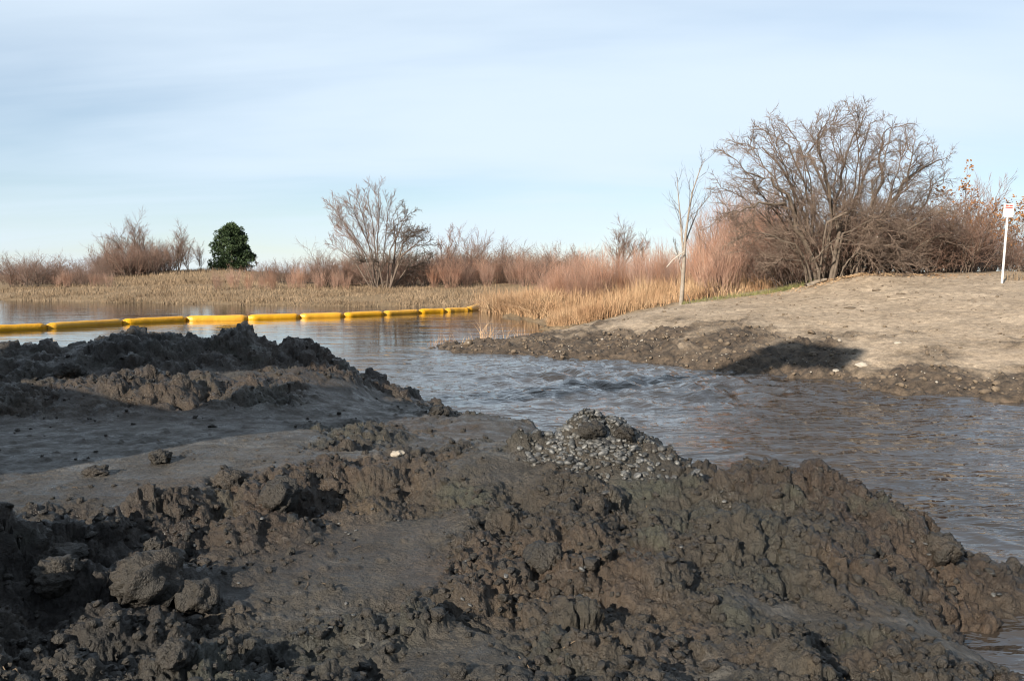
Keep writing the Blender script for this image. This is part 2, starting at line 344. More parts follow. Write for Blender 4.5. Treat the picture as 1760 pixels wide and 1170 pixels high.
# gravel heap and the mounds along the stream
for px, py, Y in [(1000, 730, 6.75), (1060, 722, 6.85), (1085, 735, 6.8), (960, 752, 6.7), (1130, 770, 6.7), (1180, 800, 6.7), (930, 780, 6.5), (1040, 770, 6.5), (1120, 810, 6.3)]: c(px, py, Y, .5)
for px, py, Y in [(900, 830, 6.05), (1000, 830, 6.1), (1100, 860, 5.9), (900, 890, 5.5), (1000, 900, 5.4), (1120, 920, 5.2), (1200, 830, 6.2), (1260, 820, 6.2), (1330, 803, 6.15), (1400, 812, 6.1), (1470, 832, 5.95), (1520, 888, 5.5),
                  (1600, 932, 5.35), (1660, 958, 5.35), (1700, 978, 5.35), (1755, 1008, 5.3), (1850, 1060, 5.1), (1300, 880, 5.5), (1400, 900, 5.3), (1460, 960, 4.8), (1560, 1000, 4.85), (1200, 960, 4.8), (1300, 980, 4.6),
                  (1150, 1030, 4.35), (1650, 1030, 5.08), (1720, 1060, 5.0), (1780, 1090, 4.87)]: c(px, py, Y, .85)
for px, py, Y in [(1230, 1050, 4.2), (1340, 1040, 4.35), (1400, 1060, 4.25), (1480, 1050, 4.35), (1560, 1070, 4.25), (1150, 1130, 3.7), (1300, 1120, 3.75), (1450, 1120, 3.75), (1560, 1120, 3.8), (1600, 1160, 3.55), (1350, 1170, 3.4), (1250, 1170, 3.4)]: c(px, py, Y, .62 if px < 1420 else .95)
for px, py, zz_ in [(1640, 1085, .03), (1680, 1115, 0), (1715, 1138, -.05)]: x, y, z = G(px, py, zz_); cw(x, y, z, .95)
x, y, z = G(1745, 1150, -.12); cw(x, y, z); x, y, z = G(1800, 1180, -.3); cw(x, y, z); cw(2.6, 3.2, -.15); cw(3.3, 3.9, -.3); cw(3.4, 3, -.6)
# drop to the stream behind the mounds
for px, py, Y in [(960, 740, 6.8), (1060, 722, 6.9), (1130, 770, 6.8), (1200, 815, 6.4), (1330, 803, 6.3), (1470, 832, 6.05), (1600, 932, 5.45), (1755, 1008, 5.4)]:
    x, y, z = W(px, py, Y); l = math.hypot(x, y); ux, uy = .55, .83
    cw(x+ux*.55, y+uy*.55, z*.35, .8); cw(x+ux*1.0, y+uy*1.0, -.25, .8); cw(x+ux*2.6, y+uy*2.6, -.9, .8)
x, y, z = W(930, 775, 6.6); cw(.35, 7.4, .52, .5); cw(.5, 8.0, .46, .3); cw(.9, 8.3, .05, .5); cw(1.1, 7.9, .1, .5)
# around and behind the camera
for x, y, z in [(0, 2.4, .46), (-1.5, 2.4, .5), (1.3, 2.3, .4), (0, 0, .5), (-3.5, 2.5, .6), (-6, 2, .62), (-5, 5, .62), (-8, 5, .65), (-6, 8, .66), (-10, 9, .8), (-13, 10, .7), (-9, 0, .6), (-5, -5, .5), (0, -6, .5), (6, -5, .3), (-14, 0, .6), (-14, -8, .5), (0, -14, .4),
                (3, 0, .25), (4.8, .5, -.3), (6, 2.5, -.8), (7, -2, -.3), (10, 0, -1), (-14, 14, -.5), (12, -12, -.5)]: cw(x, y, z, .6)
ct = np.array(CT)
fz = RBF(ct[:, :2], ct[:, 2], .02); fr_ = RBF(ct[:, :2], ct[:, 3], .08)
def mud_base(x, y):
    """the broad form of the bank, and how churned it is"""
    z = fz(x, y) + .065*np.exp(-((x-.70)/.36)**4-((y-6.8)/.30)**2); R = np.clip(fr_(x, y), 0, 1.7)
    wx = x + .10*pn(x*2.3, y*2.3, 1) + .035*pn(x*8, y*8, 2); wy = y + .10*pn(x*2.3, y*2.3, 3) + .035*pn(x*8, y*8, 4)
    ex_ = np.clip(R-1, 0, .7); slab = sstep(-.34, -.12, pn(wx*.95, wy*.95, 15))
    R = np.clip(R*(.45+.55*slab) + .45*pn(wx*1.4, wy*1.4, 5)*(R > .02), 0, 1); R = sstep(.12, .8, R); K = R*(1+ex_)
    b1 = np.abs(pn(wx*1.5, wy*1.5, 6)) - .18; d2, h2 = wor(wx*3.2, wy*3.2, 1)
    z = z + K*(.26*b1 + .13*(np.clip(1-(d2/.75)**2, 0, 1)**1.5*(.1+.9*h2)-.3))
    rut = pn((x*.62-y*.78)*5.5, (x*.78+y*.62)*.5, 11); rut2 = pn((x*.62-y*.78)*17, (x*.78+y*.62)*.9, 12)
    z = z + (1-R)*(.022*pn(x*1.5, y*1.5, 10) + .016*rut + .006*rut2)
    return z, R, K
def mud_tone(x, y):
    """brown topsoil against grey clay, and dark wet mud with left-hand shade painted in"""
    br = np.zeros(x.shape); dk = np.zeros(x.shape)
    for px, py, Y_, r_, s_ in [(860, 975, 4.8, .55, 1), (1000, 1010, 4.5, .45, .9), (1150, 1120, 3.8, .4, .8), (420, 860, 5.6, .7, .9), (620, 800, 6.3, .6, .6), (250, 665, 9.5, 1.3, 1), (480, 650, 10.2, 1.2, .8), (740, 735, 8.9, .8, .8), (1480, 980, 4.9, .3, .6), (1650, 1030, 5.05, .35, .9)]:
        p = W(px, py, Y_); br = np.maximum(br, s_*np.exp(-((x-p[0])**2+(y-p[1])**2)/r_**2))
    for px, py, Y_, r_, s_ in [(100, 1000, 4.4, 1.0, 1), (250, 1130, 3.6, .7, .8), (30, 920, 5, .8, .9), (250, 610, 11.3, 2.0, .7), (560, 1160, 3.5, .5, .5)]:  # left foreground and back ridge blackened, shade put into the colour
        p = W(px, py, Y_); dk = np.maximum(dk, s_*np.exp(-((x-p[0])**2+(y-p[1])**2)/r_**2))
    n_ = .8*pn(x*1.3, y*1.3, 51)+.6*pn(x*4, y*4, 52)
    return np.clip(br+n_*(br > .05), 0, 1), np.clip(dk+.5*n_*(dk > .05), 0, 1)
def mud_detail(x, y, z, R, K):
    """how far the surface stands out along its normal: clods, torn lumps, crumbs"""
    q1, q2, q3 = pn3(x*4, y*4, z*4, 1), pn3(x*4, y*4, z*4, 2), pn3(x*4, y*4, z*4, 3)
    wx, wy, wz = x+.07*q1, y+.07*q2, z+.07*q3
    pat = sstep(-.3, .3, pn3(wx*1.1, wy*1.1, wz*1.1, 4)+.4*q1)
    d3, h3 = wor3(wx*6.5, wy*6.5, wz*6.5, 1); d4, h4 = wor3(wx*14, wy*14, wz*14, 2)
    b5 = np.abs(pn3(wx*8, wy*8, wz*8, 5)); b6 = np.abs(pn3(wx*19, wy*19, wz*19, 6)); b7 = np.abs(pn3(wx*42, wy*42, wz*42, 7))
    D = K*((.35+.65*pat)*(.085*(dome(d3, .72)*h3-.25) + .050*(dome(d4, .70)*h4-.25)) + .080*(b5-.15) + .056*(b6-.15) + .028*(b7-.15))
    D = D + (1-R)*(.012*b5 + .008*b6 + .004*b7 + .018*dome(d4, .42)*(h4 > .93))
    return D
def polar(th, rr):
    T, Rr = np.meshgrid(np.radians(th), rr); return Rr*np.sin(T), Rr*np.cos(T)
th = np.concatenate([np.linspace(-180, -48, 45, endpoint=False), np.linspace(-48, -34, 60, endpoint=False), np.linspace(-34, 34, 850, endpoint=False), np.linspace(34, 48, 60, endpoint=False), np.linspace(48, 180, 46)])
rr = np.concatenate([np.geomspace(.03, 2.6, 40, endpoint=False), np.geomspace(2.6, 13.8, 460, endpoint=False), np.geomspace(13.8, 22, 10)])
X, Y = polar(th, rr); Z, R, K = mud_base(X, Y)
P3 = np.stack([X, Y, Z], -1)
du = np.empty_like(P3); du[:, 1:-1] = P3[:, 2:]-P3[:, :-2]; du[:, 0] = P3[:, 1]-P3[:, 0]; du[:, -1] = P3[:, -1]-P3[:, -2]
dv = np.empty_like(P3); dv[1:-1] = P3[2:]-P3[:-2]; dv[0] = P3[1]-P3[0]; dv[-1] = P3[-1]-P3[-2]
Nn = np.cross(du, dv); Nn /= np.linalg.norm(Nn, axis=2)[:, :, None]+1e-12
for _ in range(3):
    Nn[:, 1:-1] = (Nn[:, 1:-1]*2+Nn[:, 2:]+Nn[:, :-2])/4; Nn[1:-1] = (Nn[1:-1]*2+Nn[2:]+Nn[:-2])/4
Nn /= np.linalg.norm(Nn, axis=2)[:, :, None]+1e-12
P3 = P3 + Nn*mud_detail(X, Y, Z, R, K)[:, :, None]
X, Y, Z = P3[:, :, 0], P3[:, :, 1], P3[:, :, 2]
V = np.stack([X, Y, Z], -1).reshape(-1, 3)
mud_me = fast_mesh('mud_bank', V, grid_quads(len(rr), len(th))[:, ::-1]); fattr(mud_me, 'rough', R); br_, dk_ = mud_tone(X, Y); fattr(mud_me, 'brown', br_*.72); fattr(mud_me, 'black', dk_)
mud = tag(link('mud_bank', mud_me, M['mud']), kind='structure')
# light copy for ray casts
sub = slice(None, None, 2)
Vs = np.stack([X[40::2, 45:1015:2], Y[40::2, 45:1015:2], Z[40::2, 45:1015:2]], -1); sh = Vs.shape
bvh = BVHTree.FromPolygons(Vs.reshape(-1, 3).tolist(), grid_quads(sh[0], sh[1]).tolist())
def drop(x, y):
    h = bvh.ray_cast(Vector((x, y, 6)), Vector((0, 0, -1)))
    return h[0], h[1]
def shoot(px, py):
    p = Vector(W(px, py, 10)); o = Vector((0, 0, HC)); h = bvh.ray_cast(o, (p-o).normalized()); return h[0], h[1]

# ------------------------------------------------------------------ the ground beyond
LP = []
def l(px, py, Y, dm=0, gr=0): x, y, z = W(px, py, Y); LP.append((x, y, z, dm, gr))
def lw(x, y, z, dm=0, gr=0): LP.append((x, y, z, dm, gr))
shore = [(742, 598), (790, 604), (830, 608), (960, 615), (1100, 622), (1220, 637), (1380, 648), (1500, 667), (1640, 682), (1760, 692)]
for px, py in shore:
    x, y, z = G(px, py); lw(x, y, 0, 1); lw(x-.25, y-.9, -.35, 1); lw(x-.5, y-2.5, -.8, 1)
lw(10, 13, 0, 1); lw(13, 12, 0, 1); lw(18, 11, 0, 1); lw(10, 11, -.8, 1); lw(18, 9, -.8, 1)
for px, py, Y in [(790, 592, 24.7), (850, 588, 24.4), (960, 588, 24), (1060, 585, 23.5), (1150, 575, 22.6), (1230, 578, 21), (1300, 600, 19.4), (1390, 606, 18.9), (1480, 625, 17.4)]: l(px, py, Y, .86)
for px, py, Y in [(1560, 636, 16.6), (1650, 645, 15.8), (1760, 650, 15.4)]: l(px, py, Y, .85)
for px, py, Y in [(1000, 560, 27), (1100, 555, 25), (1200, 552, 24), (1300, 556, 22.6), (1390, 570, 21.3), (1470, 590, 19.2), (1560, 600, 18), (1680, 605, 17.4), (1760, 612, 17)]: l(px, py, Y, .36)
for px, py, Y in [(1100, 538, 28), (1172, 524, 30), (1250, 518, 29.5), (1330, 505, 30), (1300, 530, 26), (1450, 530, 24.5), (1600, 540, 22), (1720, 555, 20.3), (1760, 540, 21), (1400, 490, 30), (1480, 476, 29), (1500, 500, 27), (1600, 505, 25),
                  (1722, 487, 27), (1760, 484, 27), (1640, 480, 28.5), (1560, 474, 29.5)]: l(px, py, Y, 0)
lw(20, 26, 1.85); lw(26, 24, 1.6); lw(22, 18, 1.0); lw(28, 16, .8); lw(16, 14.5, .35, .6); lw(40, 25, 1.5, 0, 1); lw(40, 12, .6)
for x, y, z in [(13, 36, 2.0), (17, 40, 2.0), (24, 42, 1.9), (10, 38, 1.5), (30, 60, 2), (18, 60, 1.7), (60, 60, 2), (9, 48, 1.2), (8.5, 36, 1.35), (12, 70, 1.6)]: lw(x, y, z, 0, 1)
# pond edge under the reeds
for px, py in [(930, 566), (940, 560), (905, 552), (860, 545), (835, 536), (825, 530)]:
    x, y, z = G(px, py); lw(x, y, 0, 1, .7); lw(x-.9, y-.5, -.35, 1, 0); lw(x-3, y-1, -.8, 1)
for px, py, Y in [(985, 556, 32), (1050, 545, 31), (1110, 530, 32), (1170, 516, 33), (960, 540, 38), (1030, 525, 38), (900, 532, 45), (960, 520, 48), (1060, 512, 44), (1150, 505, 40), (1240, 497, 36)]: l(px, py, Y, .2, 1)
lw(-.9, 26.2, 0, 1); lw(.6, 27.4, 0, 1); lw(1.6, 30, 0, 1, .5); lw(-1.5, 27.5, -.5, 1); lw(0, 29, -.5, 1); lw(-6, 30, -1); lw(-8, 40, -1); lw(-4, 45, -.9); lw(-3, 36, -1); lw(-15, 45, -1); lw(-25, 50, -1)
# far shore
for px, py in [(-200, 512), (0, 516), (100, 518), (200, 520), (300, 522), (420, 524), (520, 526), (620, 527), (720, 527), (790, 527)]:
    x, y, z = G(px, py); lw(x, y, 0, .3, 1); lw(x, y-1.5, -.4, 1, 0); lw(x, y+5, .35, 0, 1)
for x, y, z in [(-40, 80, .8), (-28, 76, .9), (-20, 78, .9), (-12, 76, .9), (-4, 74, .9), (2, 66, .7), (6, 60, .8), (-52, 110, 1.3), (-48, 118, 2.5), (-42, 116, 2.6), (-36, 112, 2.4), (-30, 105, 1.5), (-33, 112, 2.1), (-20, 110, 1.3), (-60, 110, 1.0), (-70, 100, .6), (0, 110, 1.3), (20, 100, 1.6),
                (60, 120, 1.6), (-60, 150, 1.5), (0, 170, 1.5), (60, 200, 1.5), (-150, 150, 0), (-150, 80, -1), (-90, 70, -1), (-40, 40, -1), (-30, 20, -1.2), (-10, 18, -1.2), (0, 17, -1.2), (5, 12, -1.2), (0, 5, -1.5), (0, -20, -1.5), (-40, -20, -1.5), (30, -20, -1), (60, 0, .5), (200, 100, 1.5), (200, 300, 1.5), (-200, 300, 1), (0, 400, 1.5)]: lw(x, y, z, 0, 1)
lp = np.array(LP); gz = RBF(lp[:, :2], lp[:, 2], .05); gd = RBF(lp[:, :2], lp[:, 3], .4); gg = RBF(lp[:, :2], lp[:, 4], .4)
def ground_base(x, y):
    r = np.hypot(x, y); k = sstep(160, 420, r)
    xc = x*np.minimum(1, 400/np.maximum(r, 1e-6)); yc = y*np.minimum(1, 400/np.maximum(r, 1e-6))
    z = gz(xc, yc)*(1-k) + 1.0*k
    return z
def ground_surface(x, y):
    z = ground_base(x, y); D = np.clip(gd(x, y), 0, 1); Gs = np.clip(gg(x, y), 0, 1); r = np.hypot(x, y)
    near = sstep(60, 34, r)
    wx = x+.2*pn(x*1.3, y*1.3, 31); wy = y+.2*pn(x*1.3, y*1.3, 32)
    D = np.clip(D + 1.1*pn(wx*.6, wy*.6, 33)*((D > .08) & (D < .97)) + .35*pn(wx*2.2, wy*2.2, 34), 0, 1); D = sstep(.12, .92, D)*(1-.2*np.clip(pn(wx*3, wy*3, 30), 0, 1))
    d2, h2 = wor(wx*1.9, wy*1.9, 4); d3, h3 = wor(wx*5, wy*5, 5); d4, h4 = wor(wx*10, wy*10, 6)
    b = np.abs(pn(wx*4.5, wy*4.5, 35)); rough = np.clip(D*1.0+.10, 0, 1)
    z = z + near*rough*(.13*(dome(d2, .62)*(.2+.8*h2)-.25) + .085*(dome(d3, .6)*(.1+.9*h3)-.25) + .04*(dome(d4, .6)*h4-.2) + .06*b - .02)
    z = z + near*(.07*pn(x*.8, y*.8, 36) + .03*pn(x*3, y*3, 37) + .02*np.abs(pn(wx*6.5, wy*6.5, 39)))
    z = z + (1-near)*.12*pn(x*.35, y*.35, 38)
    return z, D, Gs
th2 = np.concatenate([np.linspace(-180, -36, 60, endpoint=False), np.linspace(-36, -8, 80, endpoint=False), np.linspace(-8, 33, 430, endpoint=False), np.linspace(33, 45, 60, endpoint=False), np.linspace(45, 180, 55)])
rr2 = np.concatenate([np.geomspace(.2, 13.5, 14, endpoint=False), np.geomspace(13.5, 36, 210, endpoint=False), np.geomspace(36, 150, 80, endpoint=False), np.geomspace(150, 9000, 45)])
X2, Y2 = polar(th2, rr2); Z2, D2, G2 = ground_surface(X2, Y2)
gme = fast_mesh('ground', np.stack([X2, Y2, Z2], -1).reshape(-1, 3), grid_quads(len(rr2), len(th2))[:, ::-1]); fattr(gme, 'damp', D2); fattr(gme, 'grass', G2)
ground = tag(link('ground', gme, M['earth']), kind='structure')
def gh(x, y):
    z, _, _ = ground_surface(np.array([float(x)]), np.array([float(y)])); return float(z[0])
def ghv(x, y): return ground_surface(np.asarray(x, float), np.asarray(y, float))[0]

# ------------------------------------------------------------------ water
th3 = np.concatenate([np.linspace(-100, -36, 20, endpoint=False), np.linspace(-36, -12, 50, endpoint=False), np.linspace(-12, 36, 330, endpoint=False), np.linspace(36, 100, 30)])
rr3 = np.concatenate([np.geomspace(2.5, 4.2, 6, endpoint=False), np.geomspace(4.2, 28, 270, endpoint=False), np.geomspace(28, 120, 20, endpoint=False), np.geomspace(120, 400, 6)])
X3, Y3 = polar(th3, rr3)
# the stream leaves the pond past the spit and runs to the lower right
S = sstep(27, 20.5, Y3 + .25*np.abs(X3+1))*sstep(-4.5, -.5, X3)
fx, fy = math.cos(math.radians(-38)), math.sin(math.radians(-38))
a_ = X3*fx + Y3*fy; b_ = -X3*fy + Y3*fx
core = np.exp(-(((X3-1.4)/2.6)**2 + ((Y3-17.0)/3.2)**2)) + .75*np.exp(-(((X3-4.3)/2.2)**2 + ((Y3-15.5)/1.8)**2))
wxx = a_ + .35*pn(a_*.8, b_*.8, 41); wyy = b_ + .35*pn(a_*.8, b_*.8, 42)
wv = .55*pn(wxx*1.2, wyy*2.1, 43) + .35*pn(wxx*2.6, wyy*4.4, 44) + .16*np.abs(pn(wxx*5, wyy*8, 45)) + .10*pn(wxx*9, wyy*14, 46)
st = np.sin(wxx*3.4 + 2.0*pn(a_*.5, b_*.9, 47))*(.5+pn(a_*.9, b_*1.6, 48))
Z3 = S*((.07+.16*core)*wv + .075*core*st)
Z3 = Z3*sstep(3.5, 6, Y3) 
wme = fast_mesh('water', np.stack([X3, Y3, Z3], -1).reshape(-1, 3), grid_quads(len(rr3), len(th3))[:, ::-1]); fattr(wme, 'flow', S)
tag(link('water', wme, M['water']), kind='structure')
# low wooded hill far off at the left
M['hill'] = mat_simple('far_wood', [(.045, .06, .06), (.09, .10, .095)], .02, .9, obj=False)
ha = np.radians(np.linspace(-62, -29.3, 90)); hr_ = np.linspace(2000, 2900, 12); HA, HR = np.meshgrid(ha, hr_)
hz_ = 1+ (30*np.sin(np.clip((HR-2000)/900, 0, 1)*np.pi)*sstep(np.radians(-29.3), np.radians(-30.6), HA)*sstep(np.radians(-62), np.radians(-52), HA)) + 3*pn(HA*90, HR/130., 3) - 3
tag(link('hill', fast_mesh('hill', np.stack([HR*np.sin(HA), HR*np.cos(HA), hz_], -1).reshape(-1, 3), grid_quads(12, 90)[:, ::-1]), M['hill']), kind='structure')
# ------------------------------------------------------------------ plant builders
def nrm(a):
    s = math.sqrt(a[0]*a[0]+a[1]*a[1]+a[2]*a[2]) or 1; return (a[0]/s, a[1]/s, a[2]/s)
def turn(rg, d, ang):
    """a direction at about ang from d, on a random side"""
    while True:
        r = (rg.gauss(0, 1), rg.gauss(0, 1), rg.gauss(0, 1)); k = r[0]*d[0]+r[1]*d[1]+r[2]*d[2]
        p = (r[0]-k*d[0], r[1]-k*d[1], r[2]-k*d[2])
        if p[0]**2+p[1]**2+p[2]**2 > .01: break
    p = nrm(p); c_, s_ = math.cos(ang), math.sin(ang)
    return (d[0]*c_+p[0]*s_, d[1]*c_+p[1]*s_, d[2]*c_+p[2]*s_)
def grow(rg, p, d, L, r, lev, P, out_):
    q = P[lev]; n = q['n']; pts = [p]; w_ = q['w']; up = q['up']; st = L/n
    for i in range(n):
        d = nrm((d[0]+rg.gauss(0, w_), d[1]+rg.gauss(0, w_), d[2]+rg.gauss(0, w_)+up))
        p = (p[0]+d[0]*st, p[1]+d[1]*st, p[2]+d[2]*st); pts.append(p)
    tip = q.get('tip', .16)
    out_.append((lev, pts, [r*(1-(1-tip)*i/n) for i in range(n+1)]))
    kids(rg, pts, L, r, tip, lev, P, out_)
def kids(rg, pts, L, r, tip, lev, P, out_):
    if lev+1 >= len(P): return
    q = P[lev+1]; n = len(pts)-1
    k = int(q['k']*rg.uniform(.75, 1.25)+.5)
    for j in range(k):
        t = q['t0'] + (1-q['t0'])*((j+rg.random())/k); f = min(t*n, n-1e-6); i = int(f); f -= i
        a, b = pts[i], pts[i+1]; pp = tuple(a[m]+(b[m]-a[m])*f for m in range(3)); dd = nrm(tuple(b[m]-a[m] for m in range(3)))
        nd = turn(rg, dd, q['a']*rg.uniform(.6, 1.3))
        grow(rg, pp, nd, L*q['l']*rg.uniform(.6, 1.25)*(1.15-.5*t), max(r*(1-(1-tip)*t)*q['r'], q['rmin']), lev+1, P, out_)
def tubes(name, polys, sides=3):
    groups = {}
    for lev, pts, rad in polys: groups.setdefault(len(pts), []).append((pts, rad))
    Vs_, Qs = [], []; base = 0
    for n, lst in groups.items():
        Pp = np.array([a for a, b in lst]); Rd = np.array([b for a, b in lst]); B = len(lst)
        T = Pp[:, -1]-Pp[:, 0]; T /= np.linalg.norm(T, axis=1)[:, None]+1e-9
        h = np.where(np.abs(T[:, 2:3]) < .9, np.array([[0, 0, 1.]]), np.array([[1., 0, 0]]))
        U = np.cross(T, h); U /= np.linalg.norm(U, axis=1)[:, None]; Wv = np.cross(T, U)
        an = np.arange(sides)*2*np.pi/sides
        ring = U[:, None, None]*np.cos(an)[None, None, :, None] + Wv[:, None, None]*np.sin(an)[None, None, :, None]
        Vv = Pp[:, :, None] + ring*Rd[:, :, None, None]
        Vs_.append(Vv.reshape(-1, 3))
        i = np.arange(n-1)[:, None]*sides + np.arange(sides)[None]; j = np.arange(n-1)[:, None]*sides + (np.arange(sides)[None]+1) % sides
        q = np.stack([i, j, j+sides, i+sides], -1).reshape(-1, 4)
        Qs.append((base + np.arange(B)[:, None, None]*n*sides + q[None]).reshape(-1, 4)); base += B*n*sides
    return fast_mesh(name, np.concatenate(Vs_), np.concatenate(Qs))
def plant(name, polys, split, m0, m1, n0='trunk', n1='crown', s0=5, label=None, cat=None):
    """a thing of two parts: the stout wood up to level split, the rest as crown"""
    t = thing(name, label or 'plant', cat or 'tree')
    link(n0, tubes(n0, [p for p in polys if p[0] <= split], s0), m0, t)
    rest = [p for p in polys if p[0] > split]
    if rest: link(n1, tubes(n1, rest, 3), m1, t)
    return t
def stems(rg, n, spread, lean, L, r, P, up0=1.0, lv=.25):
    o = []
    for i in range(n):
        a = rg.uniform(0, 2*math.pi); s = spread*math.sqrt(rg.random()); le = lean*rg.uniform(.1, 1)
        a2 = a + rg.gauss(0, .5)
        grow(rg, (s*math.cos(a), s*math.sin(a), -.12), nrm((le*math.cos(a2), le*math.sin(a2), up0)), L*rg.uniform(1-lv*1.6, 1+lv*.4), r*rg.uniform(.7, 1.2), 0, P, o)
    return o
rg = random.Random(11)
WIL = [dict(n=5, w=.05, up=.05, tip=.35), dict(k=9, t0=.25, a=.42, l=.42, r=.55, rmin=.006, n=3, w=.09, up=.10), dict(k=2, t0=.3, a=.4, l=.5, r=.6, rmin=.005, n=2, w=.1, up=.06)]
BRU = [dict(n=6, w=.13, up=.06, tip=.3), dict(k=10, t0=.12, a=.75, l=.5, r=.55, rmin=.011, n=4, w=.18, up=.04), dict(k=7, t0=.1, a=.7, l=.55, r=.6, rmin=.0075, n=3, w=.2, up=.03)]
TRE = [dict(n=7, w=.09, up=.06, tip=.22), dict(k=10, t0=.15, a=.62, l=.5, r=.5, rmin=.020, n=5, w=.12, up=.10), dict(k=8, t0=.15, a=.6, l=.5, r=.55, rmin=.014, n=3, w=.14, up=.08), dict(k=5, t0=.1, a=.5, l=.55, r=.6, rmin=.011, n=2, w=.12, up=.08)]
PRO = {}
def hide_proto(t): t.location = (0, 0, -500)
willows = [stems(random.Random(20+i), 34, .55, .42, 3.0, .016, WIL) for i in range(4)]
brushes = [stems(random.Random(30+i), 15, .7, .75, 2.7, .030, BRU) for i in range(4)]
trees_ = [stems(random.Random(40+i), [5, 3, 2, 4][i], .35, [.45, .35, .25, .5][i], 6.0, .085, TRE) for i in range(4)]
used = {}
def put(kind, i, loc, rz, s, label, group=None, cat='shrub', sz=None):
    key = (kind, i)
    if key not in used:
        if kind == 'willow': used[key] = (willows[i], 0, M['stem_red'], M['twig_red'], 'stems', 'twigs', 3, 'willow_shrub')
        elif kind == 'brush': used[key] = (brushes[i], 0, M['bark_far'], M['twig_far'], 'stems', 'twigs', 3, 'bare_shrub')
        else: used[key] = (trees_[i], 1, M['bark_far'], M['twig_far'], 'trunk', 'crown', 4, 'bare_tree')
        po, sp, m0, m1, n0, n1, s0, nm = used[key]
        t = plant(nm, po, sp, m0, m1, n0, n1, s0, label, cat); used[key] = t; r = t
        r.location = loc; r.rotation_euler = (0, 0, rz); r.scale = (s, s, sz or s)
        if group: r['group'] = group
        return r
    t = used[key]
    r = copy_tree(t, loc, rz, (s, s, sz or s), label, group)
    if not group and 'group' in r: del r['group']
    r['category'] = cat; return r
def spot(px, Y):
    x = (px-CX)/F*Y; return x, Y, gh(x, Y)

# ---- the large tree on the crest of the bank
rb = random.Random(5)
BIG = [dict(n=6, w=.08, up=.02, tip=.25),
       dict(k=11, t0=.2, a=.7, l=.48, r=.5, rmin=.020, n=5, w=.16, up=.015),
       dict(k=9, t0=.1, a=.75, l=.54, r=.55, rmin=.010, n=4, w=.2, up=.01),
       dict(k=6, t0=.08, a=.7, l=.62, r=.6, rmin=.0068, n=2, w=.22, up=.01)]
bx0, by0 = W(1440, 472, 31)[:2]; bz0 = gh(bx0, by0)
limbs = [ # (pixel path, distances, base radius)
    ([(1398, 474), (1388, 425), (1368, 378), (1345, 315), (1318, 285), (1270, 268)], [31, 30.8, 30.6, 30.2, 30, 29.8], .13),
    ([(1345, 330), (1300, 330), (1265, 345), (1235, 352)], [30.4, 30, 29.8, 29.6], .06),
    ([(1402, 474), (1398, 410), (1392, 340), (1375, 270), (1350, 215), (1320, 190)], [31.3, 31.5, 31.7, 32, 32.2, 32.4], .07),
    ([(1412, 474), (1425, 400), (1440, 320), (1452, 250), (1470, 200), (1486, 158)], [31, 31.2, 31, 30.8, 30.6, 30.4], .07),
    ([(1425, 474), (1440, 390), (1420, 300), (1410, 240), (1405, 190)], [30.4, 30.2, 29.8, 29.6, 29.5], .09),
    ([(1470, 472), (1500, 400), (1535, 330), (1560, 285), (1600, 262), (1628, 245)], [31.6, 31.8, 32, 32.2, 32.3, 32.4], .12),
    ([(1480, 472), (1500, 370), (1520, 290), (1515, 230), (1530, 185)], [32, 32.2, 32.4, 32.6, 32.8], .10),
    ([(1535, 330), (1565, 300), (1572, 250), (1575, 215)], [32, 32, 32, 32], .05),
    ([(1500, 472), (1550, 400), (1590, 360), (1630, 330)], [31.5, 31.6, 31.6, 31.4], .08),
    ([(1500, 472), (1560, 440), (1605, 400), (1640, 390)], [31, 31, 30.8, 30.6], .07),
    ([(1405, 470), (1420, 370), (1470, 345), (1520, 370), (1545, 400)], [30.2, 29.6, 29, 28.8, 28.7], .06),
    ([(1430, 470), (1450, 390), (1500, 365), (1530, 345)], [30, 29.4, 28.8, 28.6], .06),
    ([(1395, 470), (1370, 420), (1330, 395), (1290, 390), (1260, 400)], [30.6, 30.2, 30, 29.8, 29.7], .06),
    ([(1385, 474), (1370, 440), (1340, 440), (1320, 455)], [30.4, 30, 29.8, 29.7], .04),
    ([(1440, 472), (1470, 430), (1510, 430), (1540, 455)], [29.9, 29.5, 29.2, 29.1], .045),
    ([(1460, 470), (1480, 420), (1540, 410), (1580, 440)], [30.2, 29.8, 29.6, 29.5], .05),
    ([(1410, 472), (1400, 430), (1440, 400), (1480, 410), (1500, 440)], [29.8, 29.4, 29, 28.9, 28.9], .045),
    ([(1470, 472), (1455, 380), (1480, 300), (1500, 250), (1540, 225)], [32.5, 33, 33.2, 33.4, 33.6], .08),
    ([(1415, 472), (1380, 360), (1340, 260), (1300, 225), (1270, 215)], [32.4, 32.8, 33, 33.2, 33.4], .08),
    ([(1450, 472), (1430, 350), (1390, 230), (1420, 180), (1440, 165)], [33, 33.2, 33.2, 33, 33], .07),
    ([(1490, 472), (1560, 380), (1600, 330), (1612, 290)], [33, 33.4, 33.6, 33.8], .07)]
dome_pts = [(1228, 300), (1240, 235), (1275, 205), (1310, 188), (1350, 178), (1395, 170), (1432, 160), (1468, 156), (1500, 172), (1535, 190), (1572, 214), (1606, 250), (1632, 290), (1640, 335), (1290, 300), (1330, 240), (1380, 225), (1440, 215), (1510, 235), (1560, 290)]
